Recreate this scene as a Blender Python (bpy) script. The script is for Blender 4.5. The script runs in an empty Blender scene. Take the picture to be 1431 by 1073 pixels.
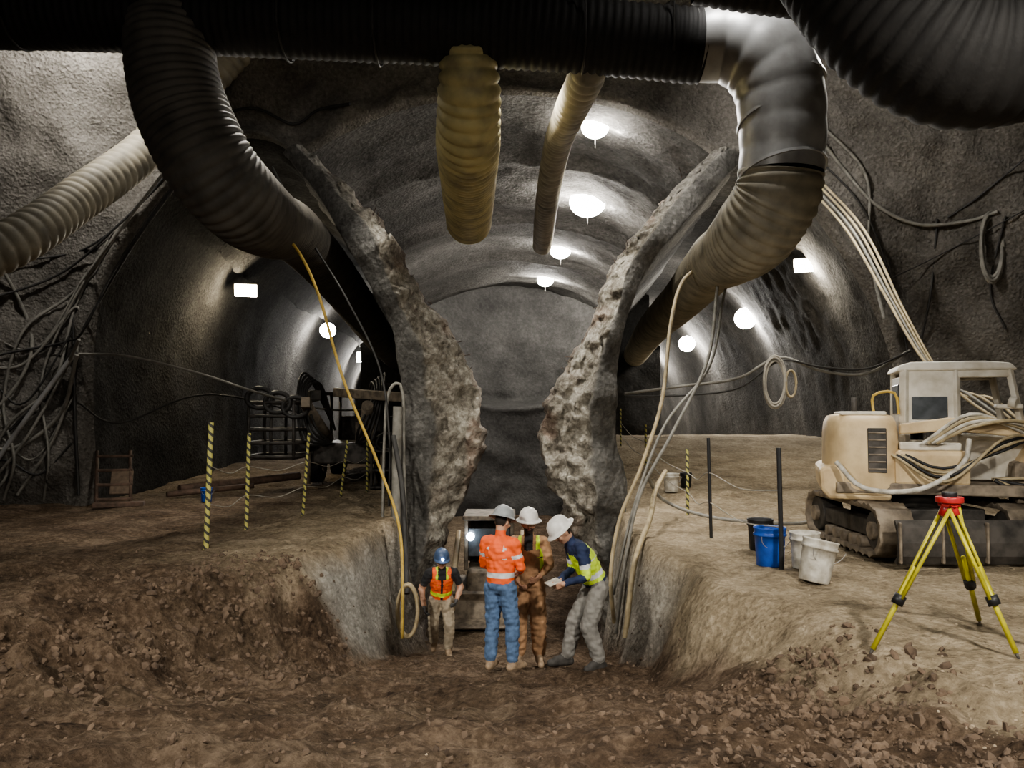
import bpy, bmesh, math, random, time
import numpy as np
from mathutils import Vector, Matrix, noise, Euler
from mathutils.bvhtree import BVHTree
random.seed(4)
S = bpy.context.scene
COL = S.collection
T0 = time.time()

# ------------------------------------------------------------------ helpers
def sm(a, b, v):
    t = max(0.0, min(1.0, (v - a) / (b - a)))
    return t * t * (3 - 2 * t)
def interp(tab, v):
    if v <= tab[0][0]: return tab[0][1]
    for (a, p), (b, q) in zip(tab, tab[1:]):
        if v <= b: return p + (q - p) * (v - a) / (b - a)
    return tab[-1][1]
def fbm(x, y, z, o=4):
    return noise.fractal(Vector((x, y, z)), 1.0, 2.0, o)
def catmull(pts, step):
    P = [Vector(p) for p in pts]
    P = [P[0] * 2 - P[1]] + P + [P[-1] * 2 - P[-2]]
    out = []
    for i in range(1, len(P) - 2):
        a, b, c, d = P[i - 1:i + 3]
        n = max(2, int((c - b).length / step * 1.0) + 1)
        for k in range(n):
            t = k / n
            out.append(0.5 * ((2 * b) + (c - a) * t + (2 * a - 5 * b + 4 * c - d) * t * t + (3 * b - a - 3 * c + d) * t ** 3))
    out.append(P[-2].copy())
    return out
def resample(pts, n):
    P = [Vector(p) for p in pts]
    L = [0]
    for a, b in zip(P, P[1:]): L.append(L[-1] + (b - a).length)
    out = []
    j = 0
    for i in range(n):
        s = L[-1] * i / (n - 1)
        while j < len(L) - 2 and L[j + 1] < s: j += 1
        t = (s - L[j]) / max(1e-9, L[j + 1] - L[j])
        out.append(P[j].lerp(P[j + 1], min(1, t)))
    return out
def link(name, me, mats=(), parent=None, smooth=True):
    ob = bpy.data.objects.new(name, me)
    COL.objects.link(ob)
    for m in mats: me.materials.append(m)
    if parent: ob.parent = parent
    if smooth: me.polygons.foreach_set('use_smooth', [True] * len(me.polygons))
    return ob
def grid(name, rows, mat, attr=None, parent=None, closed=False):
    n = len(rows[0])
    v = [p for r in rows for p in r]
    f = []
    for i in range(len(rows) - 1):
        for j in range(n if closed else n - 1):
            k = (j + 1) % n
            f.append((i * n + j, i * n + k, (i + 1) * n + k, (i + 1) * n + j))
    me = bpy.data.meshes.new(name)
    me.from_pydata([tuple(p) for p in v], [], f)
    me.update()
    if attr is not None:
        a = me.color_attributes.new("zone", 'FLOAT_COLOR', 'POINT')
        a.data.foreach_set("color", np.array(attr, dtype=np.float32).ravel())
    return link(name, me, [mat], parent)
def empty(name, loc=(0, 0, 0), rz=0, parent=None):
    e = bpy.data.objects.new(name, None)
    e.empty_display_size = 0.2
    e.location = loc
    e.rotation_euler = (0, 0, rz)
    COL.objects.link(e)
    if parent: e.parent = parent
    return e

# ------------------------------------------------------------------ materials
def new_mat(name):
    m = bpy.data.materials.new(name)
    m.use_nodes = True
    nt = m.node_tree
    b = nt.nodes["Principled BSDF"]
    return m, nt, b
def N(nt, t, **k):
    n = nt.nodes.new(t)
    for a, v in k.items():
        if a in n.inputs: n.inputs[a].default_value = v
        else: setattr(n, a, v)
    return n
def plain(name, col, rough=0.6, metal=0.0, var=0.25, scale=8, bump=0.15, dirt=None):
    m, nt, b = new_mat(name)
    tc = N(nt, 'ShaderNodeTexCoord')
    no = N(nt, 'ShaderNodeTexNoise'); no.inputs['Scale'].default_value = scale; no.inputs['Detail'].default_value = 6
    nt.links.new(tc.outputs['Object'], no.inputs['Vector'])
    r = N(nt, 'ShaderNodeValToRGB')
    d = dirt if dirt else [c * (1 - var * 1.6) for c in col]
    r.color_ramp.elements[0].position = 0.3; r.color_ramp.elements[1].position = 0.62
    r.color_ramp.elements[0].color = (*d, 1)
    r.color_ramp.elements[1].color = (*col, 1)
    nt.links.new(no.outputs['Fac'], r.inputs['Fac'])
    nt.links.new(r.outputs['Color'], b.inputs['Base Color'])
    b.inputs['Roughness'].default_value = rough
    b.inputs['Metallic'].default_value = metal
    if bump:
        n2 = N(nt, 'ShaderNodeTexNoise'); n2.inputs['Scale'].default_value = scale * 4; n2.inputs['Detail'].default_value = 4
        nt.links.new(tc.outputs['Object'], n2.inputs['Vector'])
        bp = N(nt, 'ShaderNodeBump'); bp.inputs['Strength'].default_value = bump; bp.inputs['Distance'].default_value = 0.02
        nt.links.new(n2.outputs['Fac'], bp.inputs['Height']); nt.links.new(bp.outputs['Normal'], b.inputs['Normal'])
    return m
def emis(name, col, s):
    m, nt, b = new_mat(name)
    b.inputs['Base Color'].default_value = (*col, 1)
    b.inputs['Emission Color'].default_value = (*col, 1)
    b.inputs['Emission Strength'].default_value = s
    return m
def rock(name, c0, c1, c2, s1=0.6, s2=9, bump=0.6, dist=0.05, rough=1.0):
    m, nt, b = new_mat(name)
    L = nt.links.new
    tc = N(nt, 'ShaderNodeTexCoord')
    n1 = N(nt, 'ShaderNodeTexNoise'); n1.inputs['Scale'].default_value = s1; n1.inputs['Detail'].default_value = 8; n1.inputs['Roughness'].default_value = 0.6
    n2 = N(nt, 'ShaderNodeTexNoise'); n2.inputs['Scale'].default_value = s2; n2.inputs['Detail'].default_value = 8; n2.inputs['Roughness'].default_value = 0.7
    for n in (n1, n2): L(tc.outputs['Object'], n.inputs['Vector'])
    r = N(nt, 'ShaderNodeValToRGB')
    r.color_ramp.elements[0].position = 0.36; r.color_ramp.elements[0].color = (*c0, 1)
    r.color_ramp.elements[1].position = 0.64; r.color_ramp.elements[1].color = (*c2, 1)
    e = r.color_ramp.elements.new(0.5); e.color = (*c1, 1)
    mx = N(nt, 'ShaderNodeMix', data_type='FLOAT'); mx.inputs[0].default_value = 0.45
    L(n1.outputs['Fac'], mx.inputs[2]); L(n2.outputs['Fac'], mx.inputs[3])
    L(mx.outputs[0], r.inputs['Fac'])
    L(r.outputs['Color'], b.inputs['Base Color'])
    b.inputs['Roughness'].default_value = rough
    b.inputs['Specular IOR Level'].default_value = 0.1
    vo = N(nt, 'ShaderNodeTexVoronoi'); vo.inputs['Scale'].default_value = s2 * 1.4
    L(tc.outputs['Object'], vo.inputs['Vector'])
    ad = N(nt, 'ShaderNodeMath', operation='ADD'); L(n2.outputs['Fac'], ad.inputs[0])
    ml = N(nt, 'ShaderNodeMath', operation='MULTIPLY'); L(vo.outputs['Distance'], ml.inputs[0]); ml.inputs[1].default_value = 0.4
    L(ml.outputs[0], ad.inputs[1])
    bp = N(nt, 'ShaderNodeBump'); bp.inputs['Strength'].default_value = bump; bp.inputs['Distance'].default_value = dist
    L(ad.outputs[0], bp.inputs['Height']); L(bp.outputs['Normal'], b.inputs['Normal'])
    return m
M = {}
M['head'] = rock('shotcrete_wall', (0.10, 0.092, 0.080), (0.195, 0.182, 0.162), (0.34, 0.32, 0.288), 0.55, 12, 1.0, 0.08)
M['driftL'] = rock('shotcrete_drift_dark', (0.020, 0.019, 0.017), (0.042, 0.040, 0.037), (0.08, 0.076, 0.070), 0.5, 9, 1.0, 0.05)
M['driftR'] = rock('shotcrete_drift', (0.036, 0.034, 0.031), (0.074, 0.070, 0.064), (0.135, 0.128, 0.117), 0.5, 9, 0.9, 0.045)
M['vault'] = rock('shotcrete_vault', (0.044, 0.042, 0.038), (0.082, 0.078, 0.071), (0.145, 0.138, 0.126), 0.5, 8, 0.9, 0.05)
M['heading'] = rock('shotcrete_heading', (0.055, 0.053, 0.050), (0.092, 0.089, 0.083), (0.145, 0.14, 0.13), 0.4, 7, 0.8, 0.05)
def zoned(name, cols_a, cols_b, cols_c, s1, s2, bump, dist):
    m, nt, b = new_mat(name); L = nt.links.new
    tc = N(nt, 'ShaderNodeTexCoord')
    at = N(nt, 'ShaderNodeVertexColor'); at.layer_name = 'zone'
    sep = N(nt, 'ShaderNodeSeparateColor'); L(at.outputs['Color'], sep.inputs['Color'])
    n1 = N(nt, 'ShaderNodeTexNoise'); n1.inputs['Scale'].default_value = s1; n1.inputs['Detail'].default_value = 9; n1.inputs['Roughness'].default_value = 0.65
    n2 = N(nt, 'ShaderNodeTexNoise'); n2.inputs['Scale'].default_value = s2; n2.inputs['Detail'].default_value = 9; n2.inputs['Roughness'].default_value = 0.74
    for n in (n1, n2): L(tc.outputs['Object'], n.inputs['Vector'])
    mx = N(nt, 'ShaderNodeMix', data_type='FLOAT'); mx.inputs[0].default_value = 0.55
    L(n1.outputs['Fac'], mx.inputs[2]); L(n2.outputs['Fac'], mx.inputs[3])
    rs = []
    for cols in (cols_a, cols_b, cols_c):
        r = N(nt, 'ShaderNodeValToRGB')
        r.color_ramp.elements[0].position = 0.38; r.color_ramp.elements[0].color = (*cols[0], 1)
        r.color_ramp.elements[1].position = 0.62; r.color_ramp.elements[1].color = (*cols[2], 1)
        e = r.color_ramp.elements.new(0.5); e.color = (*cols[1], 1)
        L(mx.outputs[0], r.inputs['Fac']); rs.append(r)
    m1 = N(nt, 'ShaderNodeMix', data_type='RGBA'); L(sep.outputs[0], m1.inputs[0]); L(rs[0].outputs[0], m1.inputs[6]); L(rs[1].outputs[0], m1.inputs[7])
    m2 = N(nt, 'ShaderNodeMix', data_type='RGBA'); L(sep.outputs[1], m2.inputs[0]); L(m1.outputs[2], m2.inputs[6]); L(rs[2].outputs[0], m2.inputs[7])
    L(m2.outputs[2], b.inputs['Base Color'])
    b.inputs['Roughness'].default_value = 1.0
    b.inputs['Specular IOR Level'].default_value = 0.15
    vo = N(nt, 'ShaderNodeTexVoronoi'); vo.inputs['Scale'].default_value = s2 * 1.3
    L(tc.outputs['Object'], vo.inputs['Vector'])
    ml = N(nt, 'ShaderNodeMath', operation='MULTIPLY'); L(vo.outputs['Distance'], ml.inputs[0]); ml.inputs[1].default_value = 0.5
    ad = N(nt, 'ShaderNodeMath', operation='ADD'); L(n2.outputs['Fac'], ad.inputs[0]); L(ml.outputs[0], ad.inputs[1])
    bp = N(nt, 'ShaderNodeBump'); bp.inputs['Strength'].default_value = bump; bp.inputs['Distance'].default_value = dist
    L(ad.outputs[0], bp.inputs['Height']); L(bp.outputs['Normal'], b.inputs['Normal'])
    return m
M['pillar'] = zoned('broken_concrete',
    [(0.085, 0.082, 0.076), (0.15, 0.145, 0.134), (0.24, 0.232, 0.215)],
    [(0.11, 0.095, 0.078), (0.34, 0.312, 0.262), (0.66, 0.63, 0.55)],
    [(0.17, 0.085, 0.06), (0.30, 0.18, 0.13), (0.43, 0.34, 0.27)], 2.0, 9, 1.0, 0.07)
M['soil'] = zoned('excavated_soil',
    [(0.040, 0.027, 0.018), (0.118, 0.082, 0.055), (0.25, 0.185, 0.132)],
    [(0.20, 0.158, 0.106), (0.38, 0.312, 0.218), (0.58, 0.487, 0.36)],
    [(0.20, 0.19, 0.165), (0.34, 0.325, 0.29), (0.52, 0.495, 0.45)], 1.5, 13, 1.0, 0.06)
M['black'] = plain('black_duct_fabric', (0.017, 0.0155, 0.0145), 0.75)
M['yellow_duct'] = plain('yellow_duct_fabric', (0.52, 0.45, 0.22), 0.6, dirt=(0.28, 0.245, 0.14), scale=3)
M['grey_duct'] = plain('dusty_duct_fabric', (0.30, 0.27, 0.205), 0.65, dirt=(0.15, 0.136, 0.105), scale=3)
M['dark_duct'] = plain('dusty_dark_duct', (0.12, 0.11, 0.093), 0.7, dirt=(0.06, 0.055, 0.048), scale=3)
M['steel'] = plain('galvanised_steel', (0.42, 0.42, 0.415), 0.42, 0.25, scale=3, bump=0.05, dirt=(0.28, 0.275, 0.265))
M['hose_tan'] = plain('hose_tan', (0.46, 0.38, 0.24), 0.6)
M['hose_yel'] = plain('hose_yellow', (0.60, 0.42, 0.10), 0.55)
M['hose_grey'] = plain('hose_grey', (0.27, 0.26, 0.23), 0.6)
M['hose_dark'] = plain('cable_dark', (0.05, 0.048, 0.045), 0.6)
M['rope'] = plain('rope_white', (0.45, 0.42, 0.36), 0.8)
M['cream'] = plain('cream_paint_dusty', (0.66, 0.52, 0.32), 0.5, dirt=(0.46, 0.34, 0.20), scale=4)
M['white'] = plain('white_paint_dusty', (0.70, 0.67, 0.60), 0.5, dirt=(0.48, 0.44, 0.36), scale=5)
M['metal_dk'] = plain('dark_dusty_metal', (0.10, 0.09, 0.08), 0.6, 0.3, dirt=(0.03, 0.028, 0.025), scale=6)
M['metal_dust'] = plain('dusty_track_metal', (0.30, 0.25, 0.19), 0.7, 0.1, dirt=(0.11, 0.09, 0.07), scale=7)
M['glass'] = plain('dusty_dark_glass', (0.10, 0.11, 0.12), 0.15, 0.0, bump=0)
M['red'] = plain('red_plastic', (0.50, 0.04, 0.04), 0.4)
M['trip'] = plain('tripod_yellow', (0.55, 0.50, 0.05), 0.45)
M['blue'] = plain('blue_plastic', (0.02, 0.09, 0.42), 0.4)
M['bk_white'] = plain('white_plastic_dirty', (0.62, 0.60, 0.54), 0.5, dirt=(0.30, 0.27, 0.22), scale=9)
M['blk_pl'] = plain('black_plastic', (0.02, 0.02, 0.022), 0.5)
M['wood'] = plain('old_wood', (0.16, 0.115, 0.08), 0.8, scale=12)
M['rust'] = plain('rusty_steel', (0.14, 0.09, 0.065), 0.8, dirt=(0.05, 0.035, 0.025))
M['lamp'] = emis('lamp_glow', (1.0, 0.97, 0.92), 80)
M['lampw'] = emis('lamp_glow_warm', (1.0, 0.90, 0.68), 45)
M['lampb'] = emis('headlight_glow', (0.75, 0.87, 1.0), 14)
def striped(name, a, b_, f):
    m, nt, b = new_mat(name); L = nt.links.new
    tc = N(nt, 'ShaderNodeTexCoord'); sp = N(nt, 'ShaderNodeSeparateXYZ'); L(tc.outputs['Object'], sp.inputs[0])
    ad = N(nt, 'ShaderNodeMath', operation='ADD'); L(sp.outputs['Z'], ad.inputs[0]); L(sp.outputs['X'], ad.inputs[1])
    mu = N(nt, 'ShaderNodeMath', operation='MULTIPLY'); mu.inputs[1].default_value = f; L(ad.outputs[0], mu.inputs[0])
    fr = N(nt, 'ShaderNodeMath', operation='FRACT'); L(mu.outputs[0], fr.inputs[0])
    gt = N(nt, 'ShaderNodeMath', operation='GREATER_THAN'); gt.inputs[1].default_value = 0.4; L(fr.outputs[0], gt.inputs[0])
    mx = N(nt, 'ShaderNodeMix', data_type='RGBA'); L(gt.outputs[0], mx.inputs[0]); mx.inputs[6].default_value = (*b_, 1); mx.inputs[7].default_value = (*a, 1)
    L(mx.outputs[2], b.inputs['Base Color']); b.inputs['Roughness'].default_value = 0.6
    return m
M['stripe'] = striped('caution_stripe', (0.44, 0.41, 0.13), (0.05, 0.05, 0.04), 9)

# ------------------------------------------------------------------ part helpers
def bm_obj(name, bm, mat, parent=None, smooth=False, bevel=0):
    me = bpy.data.meshes.new(name)
    bmesh.ops.recalc_face_normals(bm, faces=bm.faces)
    bm.to_mesh(me); bm.free()
    ob = link(name, me, [mat], parent, smooth)
    if bevel:
        md = ob.modifiers.new('bevel', 'BEVEL'); md.width = bevel; md.segments = 2; md.limit_method = 'ANGLE'
    return ob
def add_box(bm, c, s, rot=(0, 0, 0)):
    mt = Matrix.Translation(c) @ Euler(rot).to_matrix().to_4x4() @ Matrix.Diagonal((s[0], s[1], s[2], 1))
    return bmesh.ops.create_cube(bm, size=1, matrix=mt)
def box(parent, name, c, s, mat, rot=(0, 0, 0), bevel=0.02):
    bm = bmesh.new(); add_box(bm, (0, 0, 0), s)
    ob = bm_obj(name, bm, M[mat] if isinstance(mat, str) else mat, parent, False, min(bevel, min(s) * 0.4))
    ob.location = c; ob.rotation_euler = rot
    return ob
def add_cyl(bm, p0, p1, r0, r1=None, seg=20, caps=True):
    p0 = Vector(p0); p1 = Vector(p1); r1 = r0 if r1 is None else r1
    d = p1 - p0
    q = d.to_track_quat('Z', 'Y').to_matrix().to_4x4()
    mt = Matrix.Translation((p0 + p1) / 2) @ q
    return bmesh.ops.create_cone(bm, cap_ends=caps, segments=seg, radius1=r0, radius2=r1, depth=d.length, matrix=mt)
def cyl(parent, name, p0, p1, r, mat, r2=None, seg=20, bevel=0):
    bm = bmesh.new(); add_cyl(bm, p0, p1, r, r2, seg)
    ob = bm_obj(name, bm, M[mat] if isinstance(mat, str) else mat, parent, False, bevel)
    for p in ob.data.polygons:
        if len(p.vertices) == 4: p.use_smooth = True
    return ob
def prism(parent, name, prof, x0, x1, mat, bevel=0.015):
    """profile in (y,z), extruded along x"""
    bm = bmesh.new()
    a = [bm.verts.new((x0, y, z)) for y, z in prof]
    b = [bm.verts.new((x1, y, z)) for y, z in prof]
    bm.faces.new(a); bm.faces.new(b[::-1])
    n = len(prof)
    for i in range(n): bm.faces.new((a[i], a[(i + 1) % n], b[(i + 1) % n], b[i]))
    return bm_obj(name, bm, M[mat], parent, False, bevel)
def tube(name, pts, r, mat, pitch=0.08, depth=0.02, seg=32, parent=None, cap=False, sub=6, lump=0.010):
    """corrugated flexible duct; r = number or list matching pts"""
    path = catmull(pts, pitch / sub)
    path = resample(path, int(sum((b - a).length for a, b in zip(path, path[1:])) / (pitch / sub)) + 2)
    if not isinstance(r, (int, float)):
        P = [Vector(p) for p in pts]; cum = [0]
        for a, b in zip(P, P[1:]): cum.append(cum[-1] + (b - a).length)
        rt = [(c / cum[-1], q) for c, q in zip(cum, r)]
        rf = lambda u: interp(rt, u)
    else: rf = lambda u: r
    T = (path[1] - path[0]).normalized()
    up = Vector((0, 0, 1)) if abs(T.z) < 0.9 else Vector((1, 0, 0))
    Nn = T.cross(up).normalized()
    cs = [(math.cos(2 * math.pi * j / seg), math.sin(2 * math.pi * j / seg)) for j in range(seg)]
    rows = []; n = len(path)
    for i, p in enumerate(path):
        T2 = (path[min(n - 1, i + 1)] - path[max(0, i - 1)]).normalized()
        Nn = (Nn - T2 * Nn.dot(T2)).normalized(); B = T2.cross(Nn)
        s = i * pitch / sub
        k = rf(i / (n - 1)) - depth * (1 - abs(math.sin(math.pi * ((s / pitch) % 1))))
        k += lump * noise.noise(p * 1.3)
        rows.append([p + (Nn * c_ + B * s_) * k for c_, s_ in cs])
    if cap:
        for q, dd in ((0.93, 0.0), (0.9, 0.5), (0.9, 2.0)):
            c = path[-1] - T2 * dd
            rows.append([c + (v - path[-1]) * q for v in rows[n - 1]])
    return grid(name, rows, mat, closed=True, parent=parent)
def hose(name, pts, r, mat, parent=None, step=0.12):
    cu = bpy.data.curves.new(name, 'CURVE'); cu.dimensions = '3D'
    cu.bevel_depth = r; cu.bevel_resolution = 2; cu.use_fill_caps = True
    P = catmull(pts, step)
    sp = cu.splines.new('POLY'); sp.points.add(len(P) - 1)
    for q, p in zip(sp.points, P): q.co = (p.x, p.y, p.z, 1)
    ob = bpy.data.objects.new(name, cu); COL.objects.link(ob); cu.materials.append(M[mat])
    if parent: ob.parent = parent
    return ob
def coil(c, rx, rz, n, jit=0.04):
    out = []
    for i in range(n * 14):
        a = 2 * math.pi * i / 14
        k = 1 + jit * math.sin(i * 0.37)
        d = 0.02 * math.sin(i * 0.21) + i * 0.0008
        out.append((c[0] + rx * k * math.cos(a), c[1] + d, c[2] + rz * k * math.sin(a)))
    return out

# ------------------------------------------------------------------ ground height
Y0 = 16.5
WL = [(2, 5.5), (4, 4.0), (6, 2.8), (8, 2.1), (9.5, 1.85), (11, 1.6), (13, 1.5), (15, 1.6), (16.2, 1.85), (45, 3.4)]
BL = [(2, 4.0), (5, 2.8), (7.5, 2.0), (9, 1.2), (11, 0.75), (14, 0.5), (16, 0.12)]
WR = [(2, 4), (4, 2.4), (6, 1.65), (8, 1.42), (10, 1.38), (13, 1.42), (15, 1.6), (16.2, 1.9), (45, 3.4)]
BR = [(2, 2.8), (4, 2.1), (7, 1.35), (9, 0.7), (12, 0.4), (14, 0.4), (16, 0.12)]
def ramp(y):
    v = 0.15 - 0.228 * (y - 3.7)
    return min(0.12, max(v, -2.65))
def hz(x, y, fine=True):
    r = ramp(y)
    nn = noise.noise(Vector((x * .6, y * 0.9, 4)))
    if x < 0:
        b = 0.25 * sm(18, 26, y) + 0.08 * math.exp(-((x + 3.2) / 0.6) ** 2 - ((y - 9.2) / 1.3) ** 2)
        w = interp(WL, y) + (0.30 * nn if y < 15.5 else 0); bw = interp(BL, y)
        t = sm(w, w + bw, -x)
    else:
        b = 1.1 * sm(13.5, 25, y) - 0.9 * sm(27, 33, y) + 0.20 * math.exp(-((x - 2.0) / 0.5) ** 2 - ((y - 5.4) / 1.1) ** 2)
        w = interp(WR, y) + (0.2 * nn if y < 15.5 else 0); bw = interp(BR, y)
        t = sm(w, w + bw, x)
    h = r + (b - r) * t
    rough = 1.0
    if x > 0: rough = 1 - 0.65 * max(sm(2.0, 3.0, x + 0.3 * noise.noise(Vector((x, y, 2)))) * sm(4, 5, y + x - 2), sm(1.3, 1.9, x) * sm(6.4, 7.4, y))
    elif y > 10: rough = 1 - 0.4 * sm(2.2, 3, -x)
    edge = 4 * t * (1 - t)
    ea = 0.10 if (y > 9.5 or (x > 0 and y > 6.8)) else (0.24 if x < 0 else 0.16)
    h += rough * (0.11 * fbm(x * 0.8, y * 0.8, 0, 3) + 0.064 * fbm(x * 3.0, y * 3.0, 3, 4)) + edge * ea * fbm(x * 2.2, y * 2.2, h * 2, 5)
    if y < 13:
        rg = noise.ridged_multi_fractal(Vector((x * 2.6, y * 2.6, 2)), 1.0, 2.2, 4, 1.0, 2.0)
        h += rough * 0.042 * (rg - 1.0)
        c = noise.cell_vector(Vector((x * 8, y * 8, 1)))
        h += rough * 0.014 * (c.x - 0.5)
    if x < -0.5 and y < 10.5:
        h += 0.10 * sm(-0.5, -2, x) * max(0, noise.noise(Vector((x * 1.4, y * 1.9, 21)))) * sm(10.5, 9, y)
    if y < 7.5 and x < 3:
        h += 0.018 * math.sin((y + 0.06 * x) * 21 + 2 * noise.noise(Vector((x * .5, y * .5, 8)))) * sm(0.0, 0.25, noise.noise(Vector((x * .45, y * .8, 12))))
    return h, t
def gz(x, y): return hz(x, y)[0]

# ------------------------------------------------------------------ people (built first)
C = {
 'skin': plain('skin', (0.55, 0.33, 0.23), 0.55, var=.08, bump=.03),
 'skin2': plain('skin_tanned', (0.42, 0.24, 0.16), 0.55, var=.08, bump=.03),
 'orange': plain('hi_vis_orange', (1.0, 0.17, 0.05), 0.7, var=.12),
 'lime': plain('hi_vis_lime', (0.66, 0.88, 0.08), 0.7, var=.12),
 'silver': plain('reflective_tape', (0.70, 0.72, 0.74), 0.35, var=.1),
 'jeans': plain('denim', (0.13, 0.21, 0.36), 0.9, var=.3, scale=14),
 'brown': plain('duck_canvas', (0.42, 0.25, 0.14), 0.9, var=.25, scale=12),
 'grey': plain('grey_trousers', (0.25, 0.24, 0.22), 0.9, var=.2, scale=12),
 'khaki': plain('khaki_trousers', (0.48, 0.41, 0.31), 0.9, var=.25, scale=12),
 'navy': plain('navy_cloth', (0.025, 0.04, 0.10), 0.8, var=.2),
 'blackc': plain('black_cloth', (0.03, 0.03, 0.033), 0.85, var=.2),
 'tanboot': plain('tan_boot', (0.42, 0.31, 0.21), 0.8, scale=20),
 'darkboot': plain('dark_boot', (0.06, 0.055, 0.05), 0.7, scale=20),
 'hair': plain('dark_hair', (0.03, 0.02, 0.015), 0.8, scale=40),
 'eyew': plain('eye_white', (0.75, 0.73, 0.7), 0.3, bump=0),
 'lip': plain('lips', (0.36, 0.13, 0.11), 0.5, bump=0),
 'helm_g': plain('helmet_grey', (0.36, 0.38, 0.39), 0.35, var=.1, scale=20),
 'helm_w': plain('helmet_white', (0.72, 0.71, 0.68), 0.35, var=.1, scale=20),
 'helm_b': plain('helmet_blue', (0.07, 0.11, 0.20), 0.35, var=.1, scale=20),
 'glove': plain('work_glove', (0.12, 0.12, 0.12), 0.8),
}
CK = list(C)
def caps(bm, a, b, ra, rb, flat=None):
    a = Vector(a); b = Vector(b); d = b - a
    if d.length < 1e-4: d = Vector((0, 0, 1e-3))
    add_cyl(bm, a, a + d, ra, rb, 18)
    for p, r in ((a, ra), (b, rb)):
        bmesh.ops.create_uvsphere(bm, u_segments=16, v_segments=10, radius=r, matrix=Matrix.Translation(p))
def loft(bm, rings, seg=24):
    prev = None; first = None
    for c_, R, Fv, rx, ry in rings:
        vs = [bm.verts.new(c_ + R * (rx * math.cos(a)) + Fv * (ry * math.sin(a))) for a in [2 * math.pi * j / seg for j in range(seg)]]
        if prev:
            for j in range(seg): bm.faces.new((prev[j], prev[(j + 1) % seg], vs[(j + 1) % seg], vs[j]))
        else: first = vs
        prev = vs
    bm.faces.new(first[::-1]); bm.faces.new(prev)
def remeshed(bm, vox, smooth=2):
    bmesh.ops.recalc_face_normals(bm, faces=bm.faces)
    me = bpy.data.meshes.new('tmp'); bm.to_mesh(me); bm.free()
    ob = bpy.data.objects.new('tmp', me); COL.objects.link(ob)
    md = ob.modifiers.new('r', 'REMESH'); md.mode = 'VOXEL'; md.voxel_size = vox
    if smooth: s = ob.modifiers.new('s', 'SMOOTH'); s.factor = 0.5; s.iterations = smooth
    dg = bpy.context.evaluated_depsgraph_get(); dg.update()
    out = bpy.data.meshes.new_from_object(ob.evaluated_get(dg))
    bpy.data.objects.remove(ob)
    return out
def hand(parent, nm, w, d, pn, curl, mat, sx):
    D = d.normalized(); Np = (pn - D * pn.dot(D)).normalized(); Sd = D.cross(Np) * sx
    bm = bmesh.new()
    caps(bm, w - D * .03, w + D * .015, .028, .03)
    for k in range(4):
        o = Sd * (-.030 + k * .020)
        caps(bm, w + D * .015 + o * .6, w + D * .088 + o, .017, .0135)
        L = (.066, .078, .084, .074)[k]
        p = w + D * .088 + o; ang = 0.25 + curl * .5
        for s_, rr_ in ((.45, .0105), (.32, .0095), (.25, .0085)):
            dir_ = D * math.cos(ang) + Np * math.sin(ang)
            q = p + dir_ * L * s_; caps(bm, p, q, rr_, rr_ * .93); p = q; ang += curl
    p = w + D * .03 + Sd * .028
    for dd, l in ((D * .55 + Sd * .75 + Np * .35, .042), (D * .8 + Sd * .25 + Np * .55, .034), (D * .75 + Np * .65, .026)):
        q = p + dd.normalized() * l; caps(bm, p, q, .0125, .0105); p = q
    me = remeshed(bm, .005, 2)
    return link(nm, me, [C[mat]], parent, True)
BASE = dict(pelvis=(0, 0, .97), chest=(0, .0, 1.27), neck=(0, .01, 1.49), head=(0, -.02, 1.655),
  shL=(.175, .01, 1.43), shR=(-.175, .01, 1.43), elL=(.23, .02, 1.15), elR=(-.23, .02, 1.15), wrL=(.25, -.08, .90), wrR=(-.25, -.08, .90),
  hpL=(.09, 0, .93), hpR=(-.09, 0, .93), knL=(.11, -.02, .50), knR=(-.11, -.02, .50), anL=(.12, .02, .10), anR=(-.12, .02, .10), toL=(.15, -.16, .04), toR=(-.15, -.16, .04))
def dseg(p, a, b, ra, rb):
    d = b - a; t = max(0, min(1, (p - a).dot(d) / max(1e-9, d.dot(d))))
    return (p - (a + d * t)).length - (ra + (rb - ra) * t), t
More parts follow.
